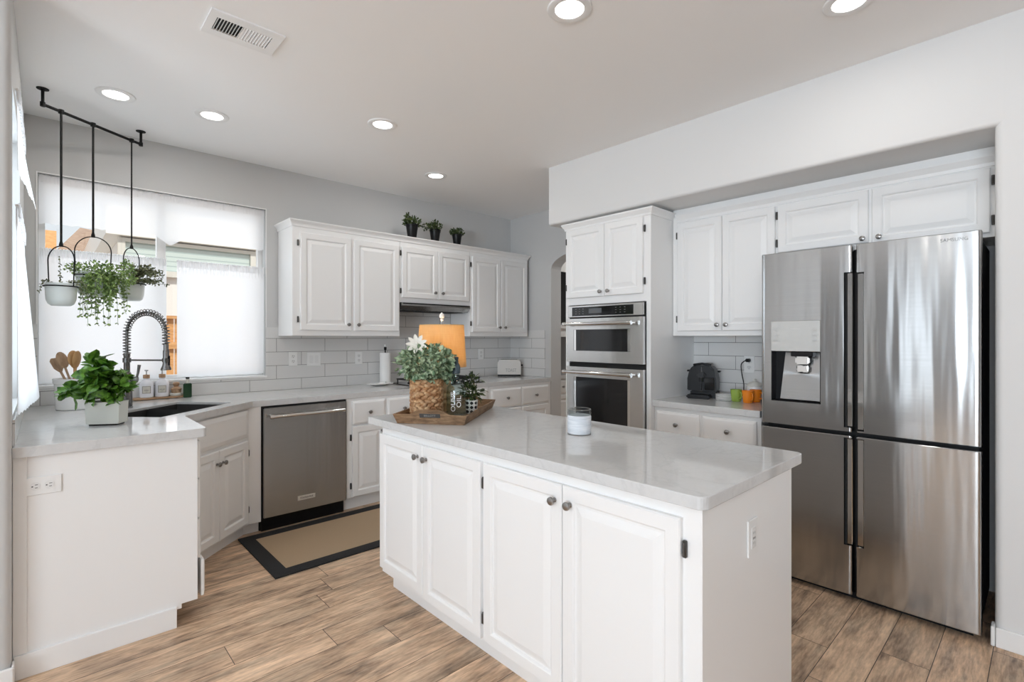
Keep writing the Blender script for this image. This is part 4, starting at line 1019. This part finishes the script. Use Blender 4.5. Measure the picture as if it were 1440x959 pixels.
# wooden soap board with bottles
r = empty('soap_board', (.615, 4.285, ZT + e), math.radians(4), 'thin wooden board under the soap bottles behind the sink', 'board')
b = BM(); prism(b, rnd_poly([(-.175, -.042), (.165, -.042), (.165, .042), (-.175, .042)], [.012] * 4, 4), .003, .014); link('board', b, 'pump_wood', r)
b = BM()
for x in (-.14, .13): box(b, x, x + .012, -.035, .035, 0, .0028)
link('foot', b, 'pump_wood', r)
def soap(x, y, rz, label, word, small):
    r = empty('soap_bottle', (x, y, ZT + e + .0146), rz, label, 'soap bottle', 'white soap bottles with wooden collars')
    b = BM(); lathe(b, [(0, 0), (.038, 0), (.041, .004), (.041, .095), (.037, .108), (.022, .122), (.017, .126), (.017, .134), (0, .134)], 32); link('bottle', b, 'white_plastic_bottle', r, 35)
    b = BM(); lathe(b, [(.020, .1345), (.020, .158), (.008, .160), (0, .160)], 24); link('collar', b, 'pump_wood', r, 35)
    b = BM(); lathe(b, [(.004, .1605), (.004, .182), (.011, .184), (.011, .192), (0, .193)], 14); tube(b, [(0, 0, .188), (-.0, -.030, .188)], .004, 8); link('pump', b, 'silver_panel', r, 35)
    b = BM(); vs = []
    for s_, R_ in ((1, .0415),):
        for k in range(9):
            a = -PI / 2 - .62 + 1.24 * k / 8; vs.append((b.verts.new((R_ * math.cos(a), R_ * math.sin(a), .030)), b.verts.new((R_ * math.cos(a), R_ * math.sin(a), .082))))
    for p_, q_ in zip(vs, vs[1:]): b.faces.new((p_[0], q_[0], q_[1], p_[1]))
    lb = link('label_panel', b, 'linen_label', r, 60)
    b = BM(); R_ = .0422
    for z_ in (.033, .079): tube(b, [(R_ * math.cos(-PI / 2 - .56 + 1.12 * k / 8), R_ * math.sin(-PI / 2 - .56 + 1.12 * k / 8), z_) for k in range(9)], .0008, 4)
    for a in (-PI / 2 - .56, -PI / 2 + .56): tube(b, [(R_ * math.cos(a), R_ * math.sin(a), .033), (R_ * math.cos(a), R_ * math.sin(a), .079)], .0008, 4)
    link('label_border', b, 'ink', lb)
    text(word, .011, 'ink', lb, (0, -.0435, .053), (PI / 2, 0, 0), .0003)
    text(small, .005, 'ink', lb, (0, -.0435, .042), (PI / 2, 0, 0), .0003)
CA = math.radians(-8)
soap(.520, 4.285, math.radians(-6), 'white soap bottle with wooden collar nearest the faucet', 'DISH', 'SOAP')
soap(.612, 4.292, math.radians(-9), 'white soap bottle with wooden collar nearest the scrub brush', 'HAND', 'SOAP')
r = empty('scrub_brush', (.695, 4.288, ZT + e + .0146), 0, 'round wooden dish brush with knob on a cream dish', 'brush')
b = BM(); lathe(b, [(0, 0), (.036, 0), (.041, .006), (.042, .016), (.038, .020), (0, .020)], 28); link('soap_dish', b, 'ceramic_cream', r, 40)
b = BM(); lathe(b, [(0, .0205), (.030, .0205), (.030, .040), (.0, .040)], 24); link('bristles', b, 'spoon_wood', r, 40)
b = BM(); lathe(b, [(0, .0405), (.033, .0405), (.034, .050), (.020, .060), (.012, .066), (.018, .076), (.022, .086), (.016, .096), (0, .098)], 24); link('brush_head', b, 'pump_wood', r, 50)
r = empty('dish_soap_bottle', (.758, 4.250, ZT + e), 0, 'small dark green square bottle with black cap right of the soap board', 'bottle')
b = BM(); box(b, -.026, .026, -.020, .020, 0, .102, .004, 0, 2); link('bottle', b, 'green_bottle_plastic', r, 40)
b = BM(); lathe(b, [(.012, .1022), (.012, .120), (.010, .122), (.010, .134), (0, .134)], 18); link('neck', b, 'linen_label', r, 40)
b = BM(); lathe(b, [(.012, .1342), (.012, .146), (0, .147)], 18); link('cap', b, 'black_plastic', r, 40)
r.rotation_euler = (0, 0, math.radians(-12))
# ------------------------------------------------------------------ back counter things
r = empty('paper_towel_holder', (2.33, 4.235, ZT + e), 0, 'paper towel roll on a round stand by the backsplash', 'paper towels')
b = BM(); lathe(b, [(0, 0), (.075, 0), (.078, .006), (.072, .012), (0, .012)], 36); link('base', b, 'ceramic_white', r, 40)
b = BM(); tube(b, [(0, 0, .012), (0, 0, .315)], .006, 10); lathe(b, [(.008, .315), (.010, .318), (.012, .325), (.012, .343), (.010, .345)], 14); link('rod', b, 'black_metal', r, 40)
b = BM(); bmesh.ops.create_uvsphere(b, u_segments=14, v_segments=8, radius=.013, matrix=Matrix.Translation((0, 0, .358))); link('finial', b, 'ceramic_white', r, 60)
b = BM(); lathe(b, [(.02, .0125), (.050, .0125), (.050, .292), (.02, .292), (.02, .0125)], 32); link('paper_roll', b, 'paper', r, 40)
r = empty('spoon_rest', (2.215, 4.13, ZT + e), 0, 'white oval dish lying flat in front of the paper towels', 'dish')
b = BM(); lathe(b, [(0, 0), (.05, 0), (.085, .010), (.118, .018), (.116, .021), (.08, .013), (.045, .005), (0, .004)], 40, sy=.6); link('dish', b, 'ceramic_white', r, 40)
b = BM(); lathe(b, [(0, .0045), (.03, .0045), (.034, .010), (.030, .03), (.033, .034), (.028, .034), (.024, .012), (0, .010)], 24, (.03, 0, 0)); link('cup', b, 'ceramic_white', r, 40)
# cooktop
r = empty('gas_cooktop', (2.76, 3.99, ZT + e), 0, 'black gas cooktop with cast iron grates in the back counter', 'cooktop')
b = BM(); box(b, -.38, .38, -.235, .235, 0, .008, .003); link('cooktop_plate', b, 'black_glass', r)
for gx in (-.2425, 0, .2425):
    b = BM()
    for y in (-.19, -.01, .17): tube(b, [(gx - .105, y, .045), (gx + .105, y, .045)], .007, 6)
    for x in (-.10, 0, .10): tube(b, [(gx + x, -.20, .045), (gx + x, .18, .045)], .007, 6)
    for x in (-.10, .10):
        for y in (-.19, .17): tube(b, [(gx + x, y, .0085), (gx + x, y, .045)], .006, 6)
    link('grate', b, 'black_cast_iron', r, 40)
for x, y in ((-.24, -.10), (-.24, .08), (0, 0), (.24, -.10), (.24, .08)):
    b = BM(); lathe(b, [(.045, .0085), (.045, .016), (.03, .018), (.03, .028), (0, .029)], 20, (x, y, 0)); link('burner', b, 'black_cast_iron', r, 40)
for k in range(5):
    b = BM(); lathe(b, [(.018, .0085), (.016, .026), (0, .027)], 16, (-.16 + k * .08, -.215, 0)); link('control_knob', b, 'pewter', r, 40)
# toaster
tc = Vector((3.826, 4.149)); tn = Vector((.682, .7314))
r = empty('toaster', (tc.x + tn.x * .085, tc.y + tn.y * .085, ZT + e), -.752, 'cream enamel toaster with rounded corners set across the back corner', 'toaster')
b = BM(); pr = rnd_poly([(-.132, .018), (.132, .018), (.132, .185), (-.132, .185)], [.004, .004, .045, .045], 6)
va_ = [b.verts.new((x, -.085, z)) for x, z in pr]; vb_ = [b.verts.new((x, .075, z)) for x, z in pr]
b.faces.new(va_); b.faces.new(vb_[::-1])
for i in range(len(pr)): b.faces.new((va_[i], vb_[i], vb_[(i + 1) % len(pr)], va_[(i + 1) % len(pr)]))
bmesh.ops.bevel(b, geom=[ed for ed in b.edges if abs(ed.verts[0].co.y - ed.verts[1].co.y) < 1e-6], offset=.007, segments=2, affect='EDGES')
tb = link('toaster_body', b, 'toaster_enamel', r, 40)
b = BM(); box(b, -.128, .128, -.078, .070, 0, .0178, .002); link('base', b, 'black_plastic', r)
b = BM(); box(b, -.09, .09, -.035, -.010, .1855, .1862); box(b, -.09, .09, .010, .035, .1855, .1862); link('slots', b, 'black_gap', r)
b = BM(); box(b, .133, .152, -.018, .018, .11, .128, .003); link('lever', b, 'black_plastic', r)
text('TOAST', .052, 'grey_ink', tb, (.02, -.0856, .065), (PI / 2, 0, 0), .0004, xs=.75)
# ------------------------------------------------------------------ plants on the wall cabinets
for k, (x, s_, lb) in enumerate(((2.535, 1.08, 'leftmost and tallest of three dark potted plants on the wall cabinets'), (2.795, 1.0, 'middle of three dark potted plants on the wall cabinets, reaching left'), (3.06, .93, 'rightmost and smallest of three dark potted plants on the wall cabinets'))):
    r = empty('small_potted_plant', (x, 4.10, ZU + .0085), 0, lb, 'potted plant', 'potted plants on top of the wall cabinets')
    b = BM(); lathe(b, [(0, 0), (.034, 0), (.036, .003), (.052, .115), (.056, .116), (.057, .128), (.052, .128), (.049, .10), (0, .10)], 28); r.scale = (s_,) * 3; link('pot', b, 'black_plastic', r, 40)
    b = BM(); rnd = random.Random(40 + k)
    bush(b, (0, 0, .15), (.075, .07, .045), 230, .024, .014, rnd, .2, .5)
    if k == 0: bush(b, (-.045, 0, .185), (.03, .03, .045), 50, .022, .013, rnd, .2, .5)
    if k == 1: bush(b, (-.10, 0, .14), (.045, .04, .03), 60, .022, .013, rnd, .2, .2); bush(b, (0, 0, .19), (.03, .03, .03), 40, .022, .013, rnd, .2)
    for j in range(10): a = j * .63; tube(b, [(0, 0, .09), (math.cos(a) * .045, math.sin(a) * .045, .155)], .0015, 4)
    link('foliage', b, 'leaf_dark', r)

# ------------------------------------------------------------------ island things
TO = Vector((1.298, 2.237)); TA = math.atan2(-.278, .208); TW = .347; TD = .64
r = empty('serving_tray', (TO.x, TO.y, ZT + e), TA, 'brown wooden serving tray with flared sides on the island', 'tray')
fl = .018; HT = .048
b = BM(); box(b, .004, TW - .004, .004, TD - .004, 0, .008); link('tray_base', b, 'tray_wood', r)
def endboard(y, sgn):
    b = BM(); top = [(-fl, HT)]
    top += [(TW * .22, HT + .002), (TW * .30, HT + .020), (TW * .36, HT + .026), (TW * .64, HT + .026), (TW * .70, HT + .020), (TW * .80, HT + .002), (TW + fl, HT)]
    bot = [(0, .0), (TW, .0)]
    def P(x, z, o_): return (x, y + sgn * (fl * z / HT * .9) + sgn * o_, z)
    fr = [P(x, z, 0) for x, z in bot] + [P(x, z, 0) for x, z in top[::-1]]
    bk = [P(x, z, -.009) for x, z in bot] + [P(x, z, -.009) for x, z in top[::-1]]
    va_ = [b.verts.new(p_) for p_ in fr]; vb_ = [b.verts.new(p_) for p_ in bk]
    b.faces.new(va_); b.faces.new(vb_[::-1])
    for i in range(len(fr)): b.faces.new((va_[i], vb_[i], vb_[(i + 1) % len(fr)], va_[(i + 1) % len(fr)]))
    return link('end_board', b, 'tray_wood', r)
eb = endboard(0, -1); endboard(TD, 1)
for x, s_ in ((0, -1), (TW, 1)):
    b = BM(); vs = []
    for y in (.001, TD - .001):
        yo = (-1 if y < .1 else 1)
        vs.append([b.verts.new(p_) for p_ in ((x, y, 0), (x + s_ * fl, y + yo * fl * .85, HT), (x + s_ * (fl - .009), y + yo * fl * .85, HT), (x - s_ * .009, y, 0))])
    b.faces.new(vs[0]); b.faces.new(vs[1][::-1])
    for i in range(4): b.faces.new((vs[0][i], vs[1][i], vs[1][(i + 1) % 4], vs[0][(i + 1) % 4]))
    link('side_board', b, 'tray_wood', r)
tilt = math.atan2(fl * .9, HT)
b = BM(); box(b, TW * .30, TW * .61, -.001, .0012, -.011, .011, .001); pl_ = link('name_plate', b, 'ink', r, label='small dark metal name plate'); pl_.location = (.018, -fl * .9 * .85 - .0015, .044); pl_.rotation_euler = (tilt, 0, 0)
text('BELLOTT', .013, 'silver_panel', pl_, (TW * .455, -.0014, 0), (PI / 2, 0, 0), .0004, xs=1.15)
ZI = ZT + e + .0082
# basket with plant
kx, ky = 1.493, 2.268
r = empty('basket_plant', (kx, ky, ZI), 0, 'bushy grey green plant in a woven basket on the tray', 'potted plant')
b = BM(); rnd = random.Random(9); N = 15; rows = 10; R_ = .084; Hh = .200
for j in range(rows):
    z = .010 + (Hh - .02) * j / (rows - 1)
    for i in range(N):
        a = 2 * PI * (i + (.5 if j % 2 else 0)) / N + rnd.uniform(-.04, .04)
        M = Matrix.Translation(((R_ - .004) * math.cos(a), (R_ - .004) * math.sin(a), z)) @ Matrix.Rotation(a, 4, 'Z') @ Matrix.Rotation(rnd.uniform(.3, .75) * (1 if j % 2 else -1), 4, 'X') @ Matrix.Diagonal((.011, .023, .0125, 1))
        bmesh.ops.create_icosphere(b, subdivisions=2, radius=1, matrix=M)
lathe(b, [(0, .001), (R_ - .010, .001), (R_ - .010, Hh - .006), (R_ - .014, Hh - .006), (R_ - .016, .006), (0, .006)], 30)
for zz in (Hh - .002,):
    tube(b, [(math.cos(k * PI / 20) * (R_ - .001), math.sin(k * PI / 20) * (R_ - .001), zz + .003 * math.sin(k * 2.4)) for k in range(40)], .0065, 6, closed=True)
link('basket', b, 'woven_hyacinth', r, 60)
b = BM()
bush(b, (0, 0, .285), (.155, .145, .095), 1150, .027, .020, random.Random(12), .45, .2); bush(b, (0, 0, .235), (.12, .11, .05), 260, .026, .018, random.Random(13), .3, -.1)
bush(b, (.10, -.04, .24), (.05, .05, .05), 90, .026, .018, random.Random(14), .3, -.3)
for j in range(24):
    a = j * .262; tube(b, [(0.02 * math.cos(a), .02 * math.sin(a), .15), (.06 * math.cos(a), .06 * math.sin(a), .22), (.11 * math.cos(a), .11 * math.sin(a), .28)], .0015, 4)
link('foliage', b, 'leaf_eucalyptus', r)
b = BM(); fc = Vector((-.075, -.020, .385))
fn = Vector((-.50, -.75, .42)).normalized(); fu = fn.cross(Vector((0, 0, 1))).normalized(); fv = fu.cross(fn)
for j in range(9):
    a = 2 * PI * j / 9; leaf(b, fc, fu * math.cos(a) + fv * math.sin(a) + fn * .35, fn, .058, .024, .12)
bmesh.ops.create_icosphere(b, subdivisions=2, radius=.008, matrix=Matrix.Translation(fc + Vector((0, 0, .006))))
link('flower', b, 'petal_white', r, 40, label='white star shaped flower')
# table lamp
lx, ly = 1.700, 2.425
r = empty('table_lamp', (lx, ly, ZI), 0, 'small lit table lamp with amber linen shade behind the basket plant', 'table lamp')
b = BM(); rnd = random.Random(19)
prof = [(.012, .048), (.05, .066), (.085, .072), (.12, .066), (.155, .045), (.175, .028)]
for z, R_ in prof:
    n_ = max(8, int(R_ * 2 * PI / .017))
    for i in range(n_):
        a = 2 * PI * i / n_ + z * 30
        M = Matrix.Translation((R_ * math.cos(a), R_ * math.sin(a), z)) @ Matrix.Rotation(a, 4, 'Z') @ Matrix.Rotation(.5, 4, 'X') @ Matrix.Diagonal((.010, .014, .021, 1)); bmesh.ops.create_icosphere(b, subdivisions=1, radius=1, matrix=M)
lathe(b, [(0, 0), (.052, 0), (.066, .03), (.069, .085), (.06, .14), (.028, .185), (.012, .19), (0, .19)], 24); link('lamp_base', b, 'woven_pale', r, 60)
b = BM(); tube(b, [(0, 0, .188), (0, 0, .520)], .005, 10); lathe(b, [(.016, .27), (.016, .32)], 14); link('pole', b, 'pewter', r, 40)
b = BM(); bmesh.ops.create_uvsphere(b, u_segments=16, v_segments=10, radius=.024, matrix=Matrix.Translation((0, 0, .355)) @ Matrix.Diagonal((1, 1, 1.3, 1))); link('bulb', b, 'warm_bulb', r, 60)
b = BM(); S0, S1 = .252, .497; lathe(b, [(.144, S0), (.129, S1), (.1275, S1), (.1425, S0), (.144, S0)], 48); 
link('lamp_shade', b, 'lampshade_linen', r, 40)
b = BM()
for R_, z in ((.1275, S1 - .003), (.142, S0 + .003)): tube(b, [(math.cos(k * PI / 24) * (R_ - .001), math.sin(k * PI / 24) * (R_ - .001), z) for k in range(48)], .0018, 6, closed=True)
for k in range(3): a = k * 2 * PI / 3; tube(b, [(0, 0, S1 - .004), (math.cos(a) * .126, math.sin(a) * .126, S1 - .004)], .0015, 6)
link('shade_frame', b, 'pewter', r, 40)
b = BM(); lathe(b, [(.006, .520), (.011, .526), (.006, .532), (.015, .542), (.013, .556), (.004, .568), (0, .570)], 16); link('finial', b, 'bulb_glass', r, 60)
l = bpy.data.lights.new('lamp_glow', 'POINT'); l.energy = 4.2; l.color = (1, .70, .36); l.shadow_soft_size = .03
o = bpy.data.objects.new('lamp_glow', l); COL.objects.link(o); o.parent = r; o.location = (0, 0, .40)
# glass bottle
r = empty('glass_bottle', (1.612, 2.165, ZI), 0, 'clear glass bottle with white lettering and dark pourer on the tray', 'bottle')
b = BM(); lathe(b, [(0, 0), (.046, 0), (.0525, .006), (.0535, .012), (.0535, .145), (.050, .162), (.036, .180), (.019, .196), (.0165, .202), (.0165, .222), (.018, .224), (.018, .228), (.0135, .228), (.0135, .204), (.016, .194), (.033, .177), (.047, .160), (.0505, .145), (.0505, .014), (.044, .009), (0, .009)], 40); gb = link('bottle', b, 'bottle_glass', r, 35)
b = BM(); lathe(b, [(.0135, .2285), (.0205, .232), (.0215, .262), (.0185, .275), (.011, .288), (.010, .306), (.012, .310), (.0115, .318), (0, .319)], 24); link('pourer', b, 'bottle_cap_dark', r, 40)
FD = math.atan2(-(2.165), -(1.612))  # towards camera
for k, (wd, off, sz) in enumerate((('OLIVE', -.016, .034), ('OIL', .014, .034))):
    a = FD + off / .054
    text(wd, sz, 'paper', gb, (.0542 * math.cos(a), .0542 * math.sin(a), .085), (PI / 2, -PI / 2, a + PI / 2), .0003, xs=1.15)
# patterned planter
r = empty('patterned_planter', (1.748, 2.205, ZI), 0, 'small black and white patterned pot with dark leafy sprigs on the tray', 'potted plant')
b = BM(); lathe(b, [(0, 0), (.030, 0), (.032, .003), (.0355, .075), (.033, .075), (.030, .06), (0, .06)], 28); link('pot', b, 'diamond_pattern', r, 40)
b = BM(); rnd = random.Random(31)
bush(b, (.0, 0, .115), (.055, .05, .045), 110, .034, .014, rnd, .2, .3); bush(b, (0, 0, .185), (.035, .035, .03), 30, .030, .012, rnd, .2, .4)
for j in range(9):
    a = j * .7; q = Vector((math.cos(a) * .055, math.sin(a) * .055, .13 + .02 * (j % 4))); tube(b, [(0, 0, .055), tuple(q * .6 + Vector((0, 0, .05))), tuple(q)], .0016, 4)
    leaf(b, q, Vector((math.cos(a), math.sin(a), -.1)), Vector((0, 0, 1)), .045, .013)
tube(b, [(0, 0, .1), (-.004, .0, .19), (-.006, .004, .235)], .0015, 4)
for z in (.20, .215, .23): leaf(b, Vector((-.005, 0, z)), Vector((1, .2, .6)), Vector((0, 0, 1)), .018, .007); leaf(b, Vector((-.005, 0, z)), Vector((-1, .2, .6)), Vector((0, 0, 1)), .018, .007)
link('foliage', b, 'leaf_dark', r)
# candle jar
r = empty('candle_jar', (1.752, 1.437, ZT + e), 0, 'whitewashed candle jar with glass rim alone on the island', 'candle')
b = BM(); lathe(b, [(0, .002), (.050, .002), (.0525, .008), (.0525, .080), (.050, .084), (0, .084)], 36); link('painted_band', b, 'whitewash_wrap', r, 40)
b = BM(); lathe(b, [(.0505, .0845), (.0525, .088), (.0525, .106), (.0505, .110), (.047, .110), (.047, .0845), (.0505, .0845)], 36); link('glass_rim', b, 'jar_glass', r, 40)
b = BM(); tube(b, [(math.cos(k * PI / 20) * .0515, math.sin(k * PI / 20) * .0515, .0015) for k in range(40)], .0015, 6, closed=True); link('base_rim', b, 'pewter', r, 40)
b = BM(); tube(b, [(math.cos(k * PI / 20) * .0500, math.sin(k * PI / 20) * .0500, .1105) for k in range(40)], .0016, 6, closed=True); link('rim_wire', b, 'pewter', r, 40)
# ------------------------------------------------------------------ coffee corner
mx_, my_ = 3.475, 1.700
r = empty('coffee_machine', (mx_, my_, ZT + e), -PI / 2 + .25, 'compact black pod coffee machine on the right counter', 'coffee machine')
b = BM(); pr = rnd_poly([(-.098, .055), (.098, .055), (.098, .14), (.075, .236), (-.075, .236), (-.098, .14)], [.004, .004, .03, .05, .05, .03], 5)
va_ = [b.verts.new((x, -.075, z)) for x, z in pr]; vb_ = [b.verts.new((x * .9, .10, z * .97)) for x, z in pr]
b.faces.new(va_); b.faces.new(vb_[::-1])
for i in range(len(pr)): b.faces.new((va_[i], vb_[i], vb_[(i + 1) % len(pr)], va_[(i + 1) % len(pr)]))
bmesh.ops.bevel(b, geom=[ed for ed in b.edges if abs(ed.verts[0].co.y - ed.verts[1].co.y) < .02], offset=.012, segments=2, affect='EDGES'); link('housing', b, 'black_plastic', r, 45)
b = BM(); box(b, -.092, .092, -.02, .095, 0, .0545, .01, 0, 2); box(b, -.098, .06, -.115, -.02, 0, .028, .008, 0, 2); link('drip_tray', b, 'black_plastic', r, 45)
b = BM(); box(b, -.03, .03, -.105, -.076, .15, .185, .01, 0, 2); lathe(b, [(.012, .12), (.016, .149)], 14, (0, -.088, 0)); link('spout', b, 'black_cast_iron', r, 45)
b = BM(); box(b, -.003, .003, -.079, -.0752, .06, .225); box(b, .02, .085, -.082, -.0752, .062, .15, .003); link('front_panel', b, 'black_glass', r)
b = BM(); lathe(b, [(.034, .237), (.034, .243), (.026, .250), (0, .251)], 20, (.03, .02, 0)); link('cap', b, 'pewter', r, 40)
b = BM(); box(b, -.115, -.095, -.02, .03, .185, .197, .004); box(b, .095, .112, -.02, .03, .185, .197, .004); tube(b, [(-.06, -.05, .236), (0, -.06, .246), (.06, -.05, .236)], .008, 8); link('lever', b, 'black_plastic', r, 45)
for k in range(5):
    o = empty('saucer', (3.435, 1.530, ZT + e + k * .0085), 0, 'white saucer in the stack beside the coffee machine, ' + ['lowest', 'second from below', 'in the middle', 'second from the top', 'topmost'][k] + ' of five', 'saucer', 'stack of white saucers')
    b = BM(); lathe(b, [(0, .0), (.046, .0), (.060, .0035), (.0605, .0078), (.058, .0083), (.050, .0075), (.034, .0035), (0, .003)], 30); link('dish', b, 'ceramic_white', o, 40)
def mug(x, y, rz, mat, label, s_=1):
    r = empty('mug', (x, y, ZT + e), rz, label, 'mug', 'small mugs on the right counter'); r.scale = (s_,) * 3
    b = BM(); lathe(b, [(0, 0), (.027, 0), (.029, .003), (.034, .045), (.037, .080), (.0345, .080), (.031, .045), (.026, .006), (0, .006)], 28); link('cup', b, mat, r, 40)
    b = BM(); tube(b, [(.033, 0, .066), (.050, 0, .064), (.055, 0, .045), (.048, 0, .025), (.031, 0, .022)], .0045, 8); link('handle', b, mat, r, 50)
mug(3.430, 1.450, -2.1, 'green_glaze', 'small green mug on the right counter')
mug(3.410, 1.365, -2.2, 'orange_glaze', 'nearer of two small orange mugs on the right counter')
mug(3.500, 1.350, -1.9, 'orange_glaze', 'farther of two small orange mugs, tucked behind the nearer one')
r = empty('sugar_bowl', (3.600, 1.395, ZT + e), 0, 'white lidded sugar bowl behind the orange mugs', 'sugar bowl')
b = BM(); lathe(b, [(0, 0), (.035, 0), (.05, .02), (.055, .06), (.050, .095), (.047, .095), (.05, .06), (.045, .022), (0, .006)], 30); link('bowl', b, 'ceramic_white', r, 40)
b = BM(); lathe(b, [(.053, .0955), (.055, .098), (.045, .112), (.02, .124), (.008, .128), (.012, .136), (.008, .144), (0, .145)], 30); link('lid', b, 'ceramic_cream', r, 40)
r = empty('power_cord', (XA - .016, 1.455, 1.185), 0, 'black power cord plugged in above the orange mugs', 'cord')
b = BM(); box(b, -.032, -.0012, -.014, .014, -.012, .012, .004, 0, 2); link('plug', b, 'black_plastic', r, 40)
b = BM(); pts = [(-.03, 0, 0), (-.045, .012, -.004), (-.047, .035, -.03), (-.05, .030, -.09), (-.06, .012, -.16), (-.065, .008, -.215), (-.05, -.01, -.236), (-.028, -.05, -.225), (-.022, -.10, -.215), (-.022, -.15, -.215), (-.03, -.185, -.225), (-.035, -.2, -.262)]
cps = []
for i in range(len(pts) - 1):
    p0_, p1_, p2_, p3_ = [Vector(pts[max(0, min(len(pts) - 1, j))]) for j in (i - 1, i, i + 1, i + 2)]
    for k in range(5):
        t = k / 5; cps.append(.5 * ((2 * p1_) + (-p0_ + p2_) * t + (2 * p0_ - 5 * p1_ + 4 * p2_ - p3_) * t * t + (-p0_ + 3 * p1_ - 3 * p2_ + p3_) * t ** 3))
cps.append(Vector(pts[-1])); tube(b, cps, .0035, 8); link('cable', b, 'black_plastic', r, 50)

# ------------------------------------------------------------------ rug
r = empty('rug', (.94, 2.935, .0006), 0, 'tan woven rug with black border on the floor by the dishwasher', 'rug')
b = BM(); RW, RDp = 1.5, .74
box(b, .085, RW - .085, .085, RDp - .085, 0, .008); link('rug_field', b, 'rug_jute', r)
b = BM()
for q in ((0, RW, 0, .085), (0, RW, RDp - .085, RDp), (0, .085, .085, RDp - .085), (RW - .085, RW, .085, RDp - .085)): box(b, q[0], q[1], q[2], q[3], 0, .009)
bmesh.ops.remove_doubles(b, verts=b.verts, dist=.0001); link('rug_border', b, 'rug_black', r)

# ------------------------------------------------------------------ pantry beyond the arch
r = empty('pantry_cabinet', (4.36, 4.0, 0), 0, 'white hutch with dark glass doors seen through the archway', 'cabinet')
b = BM(); box(b, 0, 1.3, .01, .345, 1.36, 2.3); box(b, 0, 1.3, 0, .345, .1, .86); box(b, 0, .02, .02, .345, .90, 1.36); box(b, 1.28, 1.3, .02, .345, .90, 1.36); link('cabinet_body', b, 'white_paint', r)
b = BM(); box(b, -.01, 1.31, -.03, .345, .861, .90); link('shelf_top', b, 'quartz', r)
b = BM(); box(b, .02, 1.28, .30, .34, .901, 1.359); link('niche_back', b, 'wall_dark_paint', r)
for k in range(4):
    x = .03 + k * .31; b = BM()
    for q in ((x, x + .10, 1.46, 2.22), (x + .24, x + .30, 1.46, 2.22), (x + .10, x + .24, 1.46, 1.50), (x + .10, x + .24, 2.14, 2.22)): box(b, q[0], q[1], -.01, .009, q[2], q[3])
    d = link('glass_door', b, 'white_paint', r)
    b = BM(); box(b, x + .101, x + .239, .0, .008, 1.501, 2.139); link('pane', b, 'black_glass', d)
    door(r, x, x + .30, .12, .66, (x + .04, .60), None); drawer(r, x, x + .30, .68, .84)
